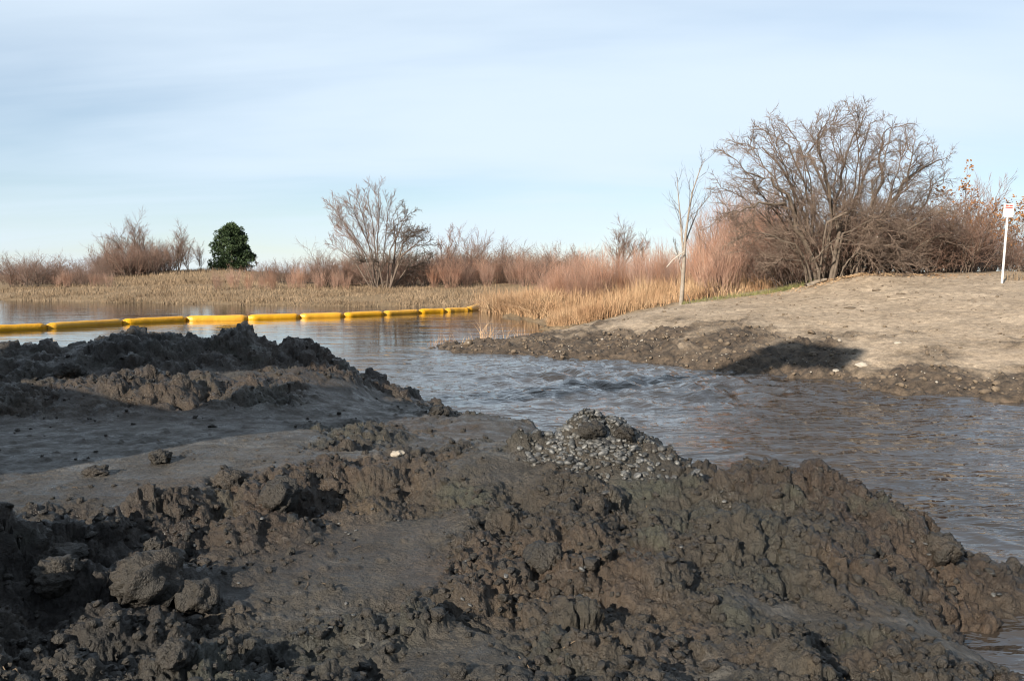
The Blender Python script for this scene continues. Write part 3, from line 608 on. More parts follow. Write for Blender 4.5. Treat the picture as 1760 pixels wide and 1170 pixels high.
for k, (px, py) in enumerate(dome_pts):
    bx_ = 1390+(px-1228)/412*110; d0 = 31+rb.uniform(-1, 1.5); d1 = d0+rb.uniform(-1.6, 1.6); mx_ = bx_+(px-bx_)*.45+rb.uniform(-12, 12); my_ = 472+(py-472)*.55
    limbs.append(([(bx_, 474), ((bx_+mx_)/2+rb.uniform(-8, 8), (472+my_)/2), (mx_, my_), ((mx_+px)/2+rb.uniform(-10, 10), (my_+py)/2-8), (px, py)], [d0, d0, (d0+d1)/2, d1, d1], .045))
bpolys = []
for path, ds, r0 in limbs:
    pts = [W(a[0], a[1], d) for a, d in zip(path, ds)]
    fine = []
    for i in range(len(pts)-1):                                            # subdivide and shake the limb
        for k in range(3):
            f = k/3; fine.append(tuple(pts[i][m]+(pts[i+1][m]-pts[i][m])*f + (rb.gauss(0, .045) if i+k else 0) for m in range(3)))
    fine.append(pts[-1])
    fine = [(p[0]-bx0, p[1]-by0, p[2]-bz0) for p in fine]
    if path[0][1] > 465: fine[0] = (fine[0][0], fine[0][1], gh(fine[0][0]+bx0, fine[0][1]+by0)-bz0-.15)
    n = len(fine)-1; bpolys.append((0, fine, [r0*(1-.8*i/n) for i in range(n+1)]))
    L = sum(math.dist(fine[i], fine[i+1]) for i in range(n))
    kids(rb, fine, min(L, 2.9), r0, .2, 0, BIG, bpolys)
big = plant('bare_tree', bpolys, 0, M['bark_grey'], M['twig_grey'], 'trunk', 'crown', 6, 'large bare many-stemmed tree with tangled grey crown on crest of sandy bank', 'tree')
big.location = (bx0, by0, bz0); big.scale = (.95, .95, .875)

# ---- slender tree with a snapped branch
rs = random.Random(9); sx, sy, sz_ = spot(1171, 30.2)
SLI = [dict(n=6, w=.03, up=.02, tip=.2), dict(k=11, t0=.25, a=.6, l=.26, r=.4, rmin=.008, n=4, w=.12, up=.08), dict(k=5, t0=.2, a=.6, l=.5, r=.55, rmin=.005, n=3, w=.14, up=.05)]
sp = []
def spath(path, r0, tip=.25, sub=0):
    pts = [tuple(np.array(W(a, b, 30.2+d))-np.array((sx, sy, sz_))) for a, b, d in path]
    if path[0][1] > 500: pts[0] = (pts[0][0], pts[0][1], -.1)
    n = len(pts)-1; sp.append((0, pts, [r0*(1-(1-tip)*i/n) for i in range(n+1)]))
    if sub: kids(rs, pts, sub, r0, tip, 0, SLI, sp)
spath([(1170, 522, 0), (1173, 490, 0), (1176, 440, 0), (1175, 432, 0)], .078, .72)
spath([(1175, 434, 0), (1172, 410, 0), (1170, 380, .1), (1166, 340, .2), (1164, 305, .3)], .045, .2, 3.2)
spath([(1176, 434, 0), (1179, 400, 0), (1183, 370, -.1), (1190, 330, -.2), (1202, 295, -.2), (1212, 272, -.2)], .05, .15, 3.4)
spath([(1177, 420, 0), (1186, 395, .2), (1200, 360, .3), (1222, 335, .3)], .03, .2, 2.2)
spath([(1172, 470, 0), (1165, 440, .1), (1158, 415, .1)], .02, .3, 1.2)
slim = plant('bare_tree', sp, 0, M['bark_pale'], M['bark_grey'], 'trunk', 'crown', 7, 'slender pale-barked bare tree with a snapped branch, beside the golden reeds', 'tree')
slim.location = (sx, sy, sz_)
bp = [tuple(np.array(W(a, b, 30.0))-np.array((sx, sy, sz_))) for a, b in [(1176, 433), (1168, 438), (1156, 447), (1146, 459)]]
link('snapped_branch', tubes('snapped_branch', [(0, bp, [.022, .02, .018, .018])], 5), M['palestone'], slim)['label'] = 'pale snapped branch hanging from the trunk'

# ---- tall trees on the far shore (fan of upright stems, and the crooked one beside it)
FAN = [dict(n=6, w=.05, up=.03, tip=.2), dict(k=10, t0=.25, a=.50, l=.44, r=.42, rmin=.020, n=4, w=.10, up=.07), dict(k=8, t0=.12, a=.6, l=.5, r=.55, rmin=.014, n=3, w=.12, up=.06), dict(k=6, t0=.15, a=.55, l=.55, r=.6, rmin=.011, n=2, w=.1, up=.05)]
rf = random.Random(15); fx0, fy0, fz0 = spot(645, 76); fp = []
def far_limbs(paths, ref, rg_, P, Y0, outp, Lk=4.5):
    for path, r0 in paths:
        pts = [tuple(np.array(W(a, b, Y0+d))-np.array(ref)) for a, b, d in path]; pts[0] = (pts[0][0], pts[0][1], -.3)
        n = len(pts)-1; outp.append((0, pts, [r0*(1-.8*i/n) for i in range(n+1)])); kids(rg_, pts, Lk, r0, .2, 0, P, outp)
far_limbs([([(645, 488, 0), (630, 440, .5), (605, 400, 1), (585, 375, 1.2), (572, 355, 1.4)], .07), ([(648, 488, 0), (638, 430, .2), (615, 380, 0), (600, 345, 0)], .07),
           ([(650, 488, 0), (645, 430, -.5), (640, 380, -.8), (630, 330, -1)], .07), ([(652, 488, 0), (648, 420, .5), (652, 370, .6), (650, 325, .6)], .07),
           ([(640, 488, 0), (610, 450, 1), (585, 430, 1.5), (570, 420, 1.8)], .06), ([(650, 488, 0), (660, 430, 1), (665, 385, 1.2), (668, 345, 1.4)], .06), ([(646, 488, 0), (622, 430, -1), (592, 392, -1.4), (578, 372, -1.6)], .055), ([(647, 488, 0), (632, 410, 1.2), (622, 365, 1.5), (612, 340, 1.6)], .06), ([(643, 488, 0), (612, 420, .6), (575, 390, .8)], .05)], (fx0, fy0, fz0), rf, FAN, 76, fp)
t = plant('bare_tree', fp, 0, M['bark_far'], M['twig_far'], 'trunk', 'crown', 5, 'tallest bare tree on the far shore, a fan of upright stems', 'tree'); t.location = (fx0, fy0, fz0)
cx0, cy0, cz0 = spot(668, 74); cp = []
far_limbs([([(664, 490, 0), (670, 430, 0), (690, 390, .5), (700, 362, .5)], .07), ([(668, 490, 0), (690, 440, -.5), (715, 420, -.8), (735, 430, -1)], .12), ([(670, 490, 0), (680, 420, .8), (675, 370, 1)], .12),
           ([(660, 490, 0), (650, 450, -.6), (620, 450, -1)], .10), ([(672, 490, 0), (700, 460, .8), (725, 455, 1)], .10), ([(670, 490, 0), (692, 420, 0), (710, 395, 0)], .10)], (cx0, cy0, cz0), random.Random(16), [dict(BIG[0]), dict(BIG[1], k=12, rmin=.028), dict(BIG[2], k=8, rmin=.020), dict(BIG[3], k=5, rmin=.016)], 74, cp, 4.0)
t = plant('bare_tree', cp, 0, M['bark_far'], M['bark_far'], 'trunk', 'crown', 5, 'crooked dense bare tree just right of the tallest far-shore tree', 'tree'); t.location = (cx0, cy0, cz0)

# ---- other bare trees
def btree(px, Y, top, i, label, rz, wide=1.0):
    x, y, z = spot(px, Y); h = W(px, top, Y)[2]-z
    r = put('tree', i, (x, y, z), rz, h/6.3*wide, label, None, 'tree', h/6.3); return r
btree(236, 114, 388, 0, 'broadest bare tree on the grassy rise, left of the dark pine', 1.0)
btree(212, 113, 398, 3, 'bushy bare tree in the clump left of the pine, behind low shrubs', 3.3)
btree(262, 115, 392, 1, 'upright bare tree at the right of the clump left of the pine', 5.5, 1.2)
btree(186, 116, 408, 2, 'small leaning bare tree at the left end of the grassy rise', 2.2, .9)
btree(306, 112, 400, 0, 'bare tree nearest the pine among those on the grassy rise', 2.9, 1.0)
btree(328, 115, 415, 3, 'thin bare sapling between the pine and the bare trees', 4.4, 1.1)
btree(348, 117, 420, 3, 'thin bare sapling touching the left edge of the pine', 3.4, .9)
btree(760, 92, 388, 1, 'bare tree rising above the thicket right of the crooked tree', 2.0, 1.1)
btree(800, 90, 402, 3, 'bushy bare tree in the thicket midway along the far shore', .7)
btree(830, 98, 404, 2, 'narrow bare tree above the thicket, left of a dark perch', 5.0, .7)
btree(856, 100, 408, 1, 'narrow upright bare tree at the right end of the far-shore thicket', 3.0, .6)
btree(945, 110, 424, 2, 'leftmost small bare tree above the gap in the thicket', 1.4, .9)
btree(985, 105, 420, 1, 'second small bare tree right of the gap in the thicket', 4.1, .8)
btree(1060, 85, 398, 0, 'rounded bare tree above the pink willows behind the reeds', 2.6, 1.25)
btree(1100, 88, 408, 3, 'lower bare tree beside the rounded one above the willows', 5.3, 1.1)
btree(1255, 40, 340, 3, 'bare tree half hidden left of the large tangled tree', .2)
btree(1665, 38, 335, 3, 'bare tree between the large tangled tree and the white sign', 1.9)
btree(1700, 42, 318, 2, 'thin upright bare tree behind the white sign', 3.9, .8)
btree(1752, 40, 352, 1, 'bare tree at the right edge of the view behind the sign', 4.9, .9)

# ---- pine
px_, py_, pz_ = spot(400, 120); pine = thing('pine_tree', 'rounded dark green pine standing alone on the grassy rise', 'tree', (px_, py_, pz_))
link('trunk', tubes('trunk', [(0, [(0, 0, -.2), (.05, 0, 2), (0, .05, 4.5), (0, 0, 6.2)], [.22, .18, .10, .04])], 8), M['bark_grey'], pine)
rp = np.random.default_rng(12); NCL = 160; cl = []
hp = (472-382)/F*120 + (2.0-pz_) - .1
for i in range(NCL):
    h = rp.uniform(.06, 1); rmax = 3.5*(max(0, 1-h)/.72)**.45 if h > .28 else 3.5*(.78+h*.78)
    a = rp.uniform(0, 2*math.pi); rad = max(.15, rmax*rp.uniform(.5, 1.0)-.35); cl.append((rad*math.cos(a), rad*math.sin(a), h*(hp-.45), rp.uniform(.4, .75)))
Vp, Tp = [], []
for (a, b, h, s) in cl:
    n = 170; d = rp.normal(size=(n, 3)); d /= np.linalg.norm(d, axis=1)[:, None]; cc = np.array((a, b, h)) + d*s*rp.uniform(.55, 1, (n, 1))*np.array((1, 1, .8))
    o1 = rp.normal(size=(n, 3))*.11; o2 = d*.2 + rp.normal(size=(n, 3))*.07
    b0 = len(Vp)*0 + sum(len(v) for v in Vp); Vp.append(np.concatenate([cc-o1*.5, cc+o1*.5, cc+o2])); k = np.arange(n); Tp.append(np.stack([b0+k, b0+n+k, b0+2*n+k], -1))
link('crown', fast_mesh('crown', np.concatenate(Vp), None, np.concatenate(Tp), False), M['needle'], pine)

# ---- shrubs
def scatter(kind, n, pxr, Yr, hr, label, group, seed, cat='shrub', fn=None):
    r = random.Random(seed); H0 = {'willow': 3.2, 'brush': 2.9}[kind]
    for k in range(n):
        px = pxr[0]+(pxr[1]-pxr[0])*(k+r.random())/n; Yd = r.uniform(*Yr)
        if fn: px, Yd = fn(px, Yd)
        x, y, z = spot(px, Yd); h = r.uniform(*hr)
        put(kind, r.randrange(4), (x, y, z), r.uniform(0, 6.28), h/H0*r.uniform(.95, 1.25), label, group, cat, h/H0)
scatter('willow', 54, (935, 1245), (42, 58), (1.5, 2.5), 'pink-red bare willow shrub in the thicket behind the golden reeds', 'willows behind the golden reeds', 1)
scatter('willow', 16, (1195, 1375), (32.5, 37), (1.7, 2.8), 'reddish willow shrub crowded at the left foot of the large tree', 'willows at the foot of the large tree', 2)
scatter('willow', 9, (1215, 1330), (38, 44), (3.0, 4.4), 'tall orange-brown willow behind the slender tree', 'tall willows behind the slender tree', 3)
scatter('brush', 48, (560, 925), (76, 92), (2.2, 3.7), 'grey-brown bare shrub in the thicket lining the far shore', 'shrubs lining the far shore', 4)
scatter('willow', 22, (735, 940), (74, 88), (1.7, 2.8), 'rust-tinted willow among the grey shrubs of the far shore', 'rust willows on the far shore', 5)
scatter('brush', 12, (440, 580), (82, 95), (1.4, 2.6), 'low bare shrub between the pine and the tallest far tree', 'low shrubs right of the pine', 6)
scatter('willow', 14, (370, 600), (72, 82), (1.0, 1.9), 'low red shrub on the bank below and right of the pine', 'low red shrubs below the pine', 7)
scatter('brush', 19, (10, 165), (84, 100), (1.8, 3.4), 'bare grey shrub clustered at the far left of the shore', 'shrubs at the far left of the shore', 8)
scatter('willow', 7, (95, 190), (80, 88), (1.1, 1.7), 'low rust-red shrub on the bank below the left bare trees', 'rust shrubs below the left trees', 9)
scatter('brush', 26, (165, 292), (108, 118), (2.4, 4.2), 'rounded grey-brown shrub beneath the bare trees left of the pine', 'shrubs beneath the left trees', 10)
scatter('brush', 10, (940, 1010), (95, 105), (2.0, 3.6), 'distant bare shrub in the low gap of the thicket', 'distant shrubs in the gap', 11)
scatter('brush', 26, (1410, 1665), (31.2, 36), (1.8, 3.1), 'tangled low shrub beneath the crown of the large tree', 'undergrowth beneath the large tree', 12)
scatter('brush', 12, (1620, 1790), (33, 40), (.9, 1.8), 'bare scrub growing behind the white sign post', 'scrub behind the sign', 13)
scatter('brush', 9, (1320, 1430), (31.2, 34), (1.5, 2.6), 'grey scrub at the trunk base of the large tree', 'scrub at the trunk base', 14)

# ---- clinging brown leaves on three small oaks behind the sign
def leaf_shrub(px, Y, h, seed, label):
    x, y, z = spot(px, Y); r_ = random.Random(seed); o = stems(r_, 3, .3, .35, h, .035, [dict(n=6, w=.08, up=.05, tip=.25), dict(k=7, t0=.3, a=.8, l=.34, r=.5, rmin=.01, n=4, w=.12, up=.05), dict(k=3, t0=.3, a=.6, l=.5, r=.6, rmin=.006, n=2, w=.1, up=.02)])
    t_ = plant('oak_sapling', o, 0, M['bark_far'], M['twig_far'], 'trunk', 'crown', 4, label, 'tree'); t_.location = (x, y, z)
    q = np.random.default_rng(seed); Vl, Tl = [], []
    ends = [p[1][-1] for p in o if p[0] >= 1 and r_.random() < .8]
    for e in ends:
        for k in range(7):
            c0 = np.array(e)+q.normal(size=3)*.09; d = q.normal(size=3); d /= np.linalg.norm(d); s_ = np.cross(d, q.normal(size=3)); s_ /= np.linalg.norm(s_); i = len(Vl)*1
            L_ = q.uniform(.08, .14); Vl += [c0, c0+d*L_*.5+s_*L_*.33, c0+d*L_+np.cross(d, s_)*.02, c0+d*L_*.5-s_*L_*.33]; Tl.append((i, i+1, i+2, i+3))
    lf = link('dead_leaves', fast_mesh('dead_leaves', np.array(Vl), np.array(Tl), None, False), M['leaf'], t_); lf['kind'] = 'stuff'
leaf_shrub(1648, 33.5, 3.4, 51, 'sapling holding dead brown leaves at the right edge of the large tree')
leaf_shrub(1690, 34.5, 3.3, 52, 'sapling holding dead brown leaves just left of the white sign')
leaf_shrub(1715, 36, 2.8, 53, 'sapling holding dead brown leaves directly behind the white sign')
leaf_shrub(1768, 34, 2.9, 54, 'sapling holding dead brown leaves at the right edge of the view')

# ------------------------------------------------------------------ grass and reeds
def blades(name, xs, ys, hs, wd, mat, lean=.35, seed=0, segs=3):
    q = np.random.default_rng(seed); n = len(xs); zs = ghv(xs, ys)-.05
    a = q.uniform(0, 2*np.pi, n); le = np.abs(q.normal(0, lean, n)); dirx, diry = np.cos(a), np.sin(a)
    a2 = q.uniform(0, np.pi, n); wx_, wy_ = np.cos(a2), np.sin(a2)
    rows = []
    for k in range(segs+1):
        t = k/segs; hz = hs*(t - .28*t*t*np.minimum(le, 1.2)); off = hs*le*t*t
        wk = wd*(1-t)**.6 if k < segs else wd*.08
        cx_, cy_, cz_ = xs+dirx*off, ys+diry*off, zs+hz
        rows.append(np.stack([cx_-wx_*wk/2, cy_-wy_*wk/2, cz_], -1)); rows.append(np.stack([cx_+wx_*wk/2, cy_+wy_*wk/2, cz_], -1))
    Vb = np.stack(rows, 1).reshape(-1, 3); b = np.arange(n)[:, None]*(2*(segs+1))
    q_ = np.concatenate([np.stack([b+2*k, b+2*k+1, b+2*k+3, b+2*k+2], -1).reshape(-1, 4) for k in range(segs)])
    return link(name, fast_mesh(name, Vb, q_, None, False), mat)
def area(n, pxr, Yr, seed, clump=.6, keep=None):
    q = np.random.default_rng(seed); m = n*4; px = q.uniform(*pxr, m); Yd = 1/q.uniform(1/Yr[1], 1/Yr[0], m)
    x = (px-CX)/F*Yd; y = Yd; z = ghv(x, y); cl_ = pn(x*.55, y*.55, seed)+.5*pn(x*1.7, y*1.7, seed+1)
    ok = (z > -.12) & (cl_ > q.uniform(-.5, clump, m))
    if keep is not None: ok &= keep(px, Yd, x, y, z)
    return x[ok][:n], y[ok][:n], q
def reedzone(px, Yd, x, y, z):
    lo = np.interp(px, [820, 900, 960, 1010, 1060, 1100, 1172, 1240, 1330], [48, 40, 34.5, 31, 30.6, 31.2, 31.5, 31.8, 31.8]); return Yd > lo
x, y, q = area(26000, (815, 1345), (30, 62), 61, .5, reedzone)
hh = q.uniform(.3, .95, len(x))*np.interp(np.hypot(x, y), [30, 40, 60], [.85, 1.0, 1.15]); hh *= np.clip(.85+1.1*pn(x*.45, y*.45, 71)+.7*pn(x*1.5, y*1.5, 72), .3, 1.7); tag(blades('reeds', x, y, hh, .020, M['reed'], .5, 1, 2), 'golden dry reeds along the pond edge below the willows', 'reeds', kind='stuff')
x, y, q = area(3500, (940, 1035), (30.5, 34), 62, .9, lambda px, Yd, x, y, z: Yd > np.interp(px, [940, 975, 1035], [33.6, 31, 30.6]))
tag(blades('reed_tussock', x, y, q.uniform(.35, .75, len(x)), .016, M['reed'], .75, 2), 'orange tussock of drooping reeds at the root of the mud spit', 'reeds', kind='stuff')
x, y, q = area(3500, (820, 960), (38, 52), 63, .9, reedzone)
tag(blades('flattened_reeds', x, y, q.uniform(.7, 1.3, len(x)), .03, M['reed'], 1.6, 3), 'mat of flattened straw-coloured reeds where the boom lands', 'reeds', kind='stuff')
x, y, q = area(30000, (-60, 850), (53, 84), 64, .7)
tag(blades('shore_grass', x, y, q.uniform(.1, .45, len(x))*np.clip(.9+1.2*pn(x*.22, y*.22, 73)+.8*pn(x*.7, y*.7, 74), .25, 2.0), .04, M['drygrass'], .85, 4, 2), 'dry tan grass covering the far shore', 'grass', kind='stuff')
x, y, q = area(12000, (100, 480), (84, 125), 65, .8)
tag(blades('rise_grass', x, y, q.uniform(.2, .55, len(x))*np.clip(.9+1.2*pn(x*.2, y*.2, 75), .3, 1.8), .05, M['drygrass'], .5, 5, 2), 'dry grass on the rise beneath the pine', 'grass', kind='stuff')
x, y, q = area(1500, (1170, 1400), (29.8, 31.4), 66, .6, lambda px, Yd, x, y, z: np.abs(Yd-np.interp(px, [1170, 1240, 1330, 1400], [30.4, 30.6, 30.6, 30.6])) < .5)
tag(blades('verge_grass', x, y, q.uniform(.08, .25, len(x)), .02, M['greengrass'], .6, 6), 'thin green grass along the top edge of the sandy bank', 'grass', kind='stuff')
def tussock(px, Y, n, h, lab, mat=M['reed'], lean=.4, rad=.2, z0=None):
    q = np.random.default_rng(int(px)); x0 = (px-CX)/F*Y; xs = x0+q.normal(0, rad, n); ys = Y+q.normal(0, rad, n)
    tag(blades('reed_clump', xs, ys, q.uniform(.4, 1, n)*h, .014, mat, lean, int(px)), lab, 'reeds')
tussock(755, 25.6, 60, .62, 'pale reed clump standing at the very tip of the mud spit', rad=.16)
tussock(800, 25.4, 26, .34, 'tiny straw tuft between the two reed clumps on the spit', rad=.14)
tussock(846, 25.8, 60, .8, 'tallest pale reed clump on the spit, leaning stems', lean=.5, rad=.3)
tussock(895, 26.4, 30, .55, 'sparse reed clump at the back of the spit', lean=.6, rad=.35)
tussock(1745, 27.6, 70, .55, 'straw tuft beside the foot of the white sign', M['drygrass'], rad=.2)

# ------------------------------------------------------------------ floating boom
boom = thing('containment_boom', 'yellow floating containment boom strung across the pond', 'boom', G(420, 556))
ob = np.array(boom.location)
ends = [(-40, 571), (80, 565), (210, 557), (320, 551.5), (426, 549.5), (515, 546.5), (591, 544.5), (659, 541.5), (719, 538.5), (764, 536.5), (805, 534.5)]
bpts = [np.array(G(a, b)) for a, b in ends]; bpts.append(bpts[-1]+np.array((.55, 3.6, .12)))
def float_mesh(L, rad, seed):
    r_ = random.Random(seed); ns = 14; n = 16; V_ = []
    prof = [(0, .22, .66), (.05, .3, .72), (.12, .66, .88), (.22, .97, .98), (.3, 1.02, 1)]
    st_ = [(t, w_, h_) for t, w_, h_ in prof] + [(L*k/6, 1+r_.gauss(0, .025), 1+r_.gauss(0, .025)) for k in range(1, 6)] + [(L-t, w_, h_) for t, w_, h_ in prof[::-1]]
    for (t, w_, h_) in st_:
        sag = .02*r_.gauss(0, 1)
        for k in range(n):
            a = 2*math.pi*k/n; f = (1+.03*math.sin(3*a+seed))/(abs(math.cos(a))**3.2+abs(math.sin(a))**3.2)**(1/3.2)
            V_.append((t, rad*1.2*w_*math.cos(a)*f, rad*(.28+sag) + rad*h_*math.sin(a)*f))
    m_ = len(st_); q_ = [(i*n+k, i*n+(k+1) % n, (i+1)*n+(k+1) % n, (i+1)*n+k) for i in range(m_-1) for k in range(n)]
    bm = bmesh.new(); vv = [bm.verts.new(v) for v in V_]
    for f in q_: bm.faces.new([vv[i] for i in f])
    bm.faces.new(vv[:n][::-1]); bm.faces.new(vv[-n:])
    for f in bm.faces: f.smooth = True
    bmesh.ops.recalc_face_normals(bm, faces=bm.faces)
    me = bpy.data.meshes.new('float_section'); bm.to_mesh(me); bm.free(); return me
def boxm(name, dims, bev=.0, taper=None):
    bm = bmesh.new(); bmesh.ops.create_cube(bm, size=1); bmesh.ops.scale(bm, vec=dims, verts=bm.verts)
    if bev: bmesh.ops.bevel(bm, geom=bm.edges[:], offset=bev, segments=2, affect='EDGES', profile=.6)
    me = bpy.data.meshes.new(name); bm.to_mesh(me); bm.free(); return me
for i in range(len(bpts)-1):
    a, b = bpts[i], bpts[i+1]; d = b-a; L = np.linalg.norm(d); rz = math.atan2(d[1], d[0]); gap = .015
    s_ = link('float_section', float_mesh(L-gap*2, .175, i), M['yellow'], boom, tuple(a+d/L*gap-ob), (0, -math.asin(d[2]/L), rz))
    cpl = link('coupling', boxm('coupling', (.30, .045, .13), .012), M['black'] if i in (1, 2, 3) else M['yellow'], boom, tuple(a-ob+np.array((0, 0, .05))), (0, 0, rz))

# ------------------------------------------------------------------ sign
gx, gy, gz0 = W(1722, 485, 27); gz0 = gh(gx, gy)
sign = thing('warning_sign', 'white notice with red heading on a leaning white post, at crest of sandy bank', 'sign', (gx, gy, gz0)); sign.rotation_euler = (0, math.radians(2.6), math.radians(8))
ph = (485-380)/F*27+.12
link('post', boxm('post', (.05, .045, ph+.75), .008), M['white'], sign, (0, 0, (ph-.35)/2+.0))
def round_plate(w_, h_, t_, r_):
    bm = bmesh.new(); pts = []
    for cx_, cz_, a0 in ((w_/2-r_, h_/2-r_, 0), (-w_/2+r_, h_/2-r_, 90), (-w_/2+r_, -h_/2+r_, 180), (w_/2-r_, -h_/2+r_, 270)):
        for k in range(5): a = math.radians(a0+k*22.5); pts.append((cx_+r_*math.cos(a), cz_+r_*math.sin(a)))
    f = bm.faces.new([bm.verts.new((x_, -t_/2, z_)) for x_, z_ in pts]); e = bmesh.ops.extrude_face_region(bm, geom=[f])
    bmesh.ops.translate(bm, vec=(0, t_, 0), verts=[v for v in e['geom'] if isinstance(v, bmesh.types.BMVert)]); bmesh.ops.recalc_face_normals(bm, faces=bm.faces)
    me = bpy.data.meshes.new('notice_panel'); bm.to_mesh(me); bm.free(); return me
pan = link('notice_panel', round_plate(.33, .41, .012, .04), M['white'], sign, (0, -.034, ph+.22))
for x_, z_, w_, h_ in [(-.066, .145, .10, .045), (.062, .145, .11, .045), (0, .085, .24, .035)]:
    link('red_heading', boxm('red_heading', (w_, .004, h_)), M['red'], pan, (x_, -.0095, z_))
link('post_cap', boxm('post_cap', (.12, .04, .03), .01), M['black'], sign, (0, 0, ph+.445))

# ------------------------------------------------------------------ clods, stones, sticks
def lump(name, seed, sub=3, amp=.34, rough=.22, flat=1.0):
    bm = bmesh.new(); bmesh.ops.create_icosphere(bm, subdivisions=sub, radius=1)
    for v in bm.verts:
        p = v.co*1.0; k = 0
        P2 = np.array([p.x*1.3+p.z*.7]), np.array([p.y*1.3-p.z*.6])
        k += amp*float(pn(P2[0], P2[1], seed)[0])*2; k += rough*float(np.abs(pn(P2[0]*3.1, P2[1]*3.1, seed+1))[0])*2 + rough*.6*float(pn(P2[0]*7, P2[1]*7, seed+2)[0])*2
        v.co = p*(1+k); v.co.z *= flat
    for f in bm.faces: f.smooth = True
    me = bpy.data.meshes.new(name); bm.to_mesh(me); bm.free(); return me
def clod(px, py, wpx, label, seed, hk=.8, mat='clod', sink=.25, cat='mud clod', name='mud_clod'):
    p, n_ = shoot(px, py+wpx*.25)
    if p is None: return
    s = wpx/2/F*p.y
    o = link(name, lump(name, seed, 4), M[mat], None, (p.x, p.y, p.z+s*(hk-sink)), (0, 0, seed*1.3)); o.scale = (s, s*.95, s*hk); tag(o, label, cat); return o
clod(262, 1000, 112, 'largest smooth rounded mud clod in the left foreground', 71)
clod(338, 1026, 66, 'smaller rounded clod touching the right side of the largest clod', 72)
clod(100, 946, 80, 'smooth dark slab of mud in the shaded hollow at left', 73, .5)
clod(96, 985, 78, 'tilted dark mud slab below the hollow at left edge', 74, .7)
clod(262, 938, 30, 'small tan clod below the row of churned lumps', 75)
clod(480, 858, 62, 'round pitted clod at the middle of the churned row', 76, .9)
clod(120, 640, 40, 'mud clod on the second row of lumps at far left', 77)
clod(395, 826, 46, 'brown clod perched on the edge of the vehicle track', 78)
clod(275, 785, 34, 'dark clod lying on the smooth track', 79, .7)
clod(165, 805, 40, 'flat dark clod on the track left of the other track clods', 80, .5)
clod(935, 955, 60, 'brown crumbly clod in the centre foreground', 81, .7)
clod(1018, 735, 40, 'gravel-studded clod crowning the stone heap', 82, .7, sink=.4)
clod(1074, 742, 34, 'mud lump at right of the clod crowning the stone heap', 83, .7, sink=.4)
clod(1620, 945, 60, 'clod on the stream-side mound dotted with white shells', 84, .8)
clod(755, 704, 28, 'dark wet clod at the water edge beside the mud tip', 85, .6)
clod(300, 1120, 60, 'glistening pebbly clod at the lower left', 86, .7)
clod(683, 778, 19, 'single white rock lying on the churned mud', 87, .6, 'palestone', .3, 'rock', 'white_rock')
# crumbs of mud too many to count
def pebble_mesh(seed, nu=7, nv=5, jit=.12):
    r_ = random.Random(seed); V_ = [(0, 0, 1)]
    for i in range(1, nv):
        t_ = math.pi*i/nv
        for j in range(nu):
            k = 1+r_.gauss(0, jit); V_.append((k*math.sin(t_)*math.cos(2*math.pi*j/nu), k*math.sin(t_)*math.sin(2*math.pi*j/nu), k*math.cos(t_)))
    V_.append((0, 0, -1)); Q_, T_ = [], []
    for j in range(nu): T_.append((0, 1+j, 1+(j+1) % nu))
    for i in range(nv-2):
        for j in range(nu): a = 1+i*nu+j; b = 1+i*nu+(j+1) % nu; Q_.append((a, a+nu, b+nu, b))
    L_ = len(V_)-1
    for j in range(nu): T_.append((L_, 1+(nv-2)*nu+(j+1) % nu, 1+(nv-2)*nu+j))
    return np.array(V_), np.array(Q_), np.array(T_)
def rocks_joined(name, spots, mat, jit=.12, seed=0, smooth=True, nu=7, nv=5):
    pm = [pebble_mesh(seed+i, nu, nv, jit) for i in range(6)]; Vv, Qq, Tt = [], [], []; b = 0; q = np.random.default_rng(seed)
    for (p, sx_, sy_, sz__) in spots:
        V_, Q_, T_ = pm[q.integers(6)]; e = q.uniform(-.5, .5, 2); Rm = np.array(Matrix.Rotation(q.uniform(0, 6.28), 3, 'Z') @ Matrix.Rotation(e[0], 3, 'X') @ Matrix.Rotation(e[1], 3, 'Y'))
        Vv.append((V_*np.array((sx_, sy_, sz__))) @ Rm.T + np.array(p)); Qq.append(Q_+b); Tt.append(T_+b); b += len(V_)
    return link(name, fast_mesh(name, np.concatenate(Vv), np.concatenate(Qq), np.concatenate(Tt), smooth), mat)
q = np.random.default_rng(77); sp_ = []
cand_th = np.radians(q.uniform(-33, 33, 14000)); cand_r = np.exp(q.uniform(math.log(3), math.log(12), 14000))
cx_, cy_ = cand_r*np.sin(cand_th), cand_r*np.cos(cand_th); cz_, cR, _ = mud_base(cx_, cy_)
for i in range(len(cx_)):
    if cz_[i] < .12 or q.random() > (.02+.6*cR[i])*(.35+.9*float(.5+pn(cx_[i:i+1]*1.1, cy_[i:i+1]*1.1, 90)[0])): continue
    p, n_ = drop(cx_[i], cy_[i])
    if p is None: continue
    s = .009*math.exp(abs(q.normal(0, .6))); s = min(s, .032)
    sp_.append(((p.x, p.y, p.z+s*.3), s*q.uniform(.8, 1.3), s*q.uniform(.8, 1.2), s*q.uniform(.6, 1)))
    if len(sp_) > 4200: break
tag(rocks_joined('mud_crumbs', sp_, M['clod'], .32, 5, True, 6, 4), 'loose crumbs of dark mud strewn over the churned bank', 'mud crumbs', kind='stuff')
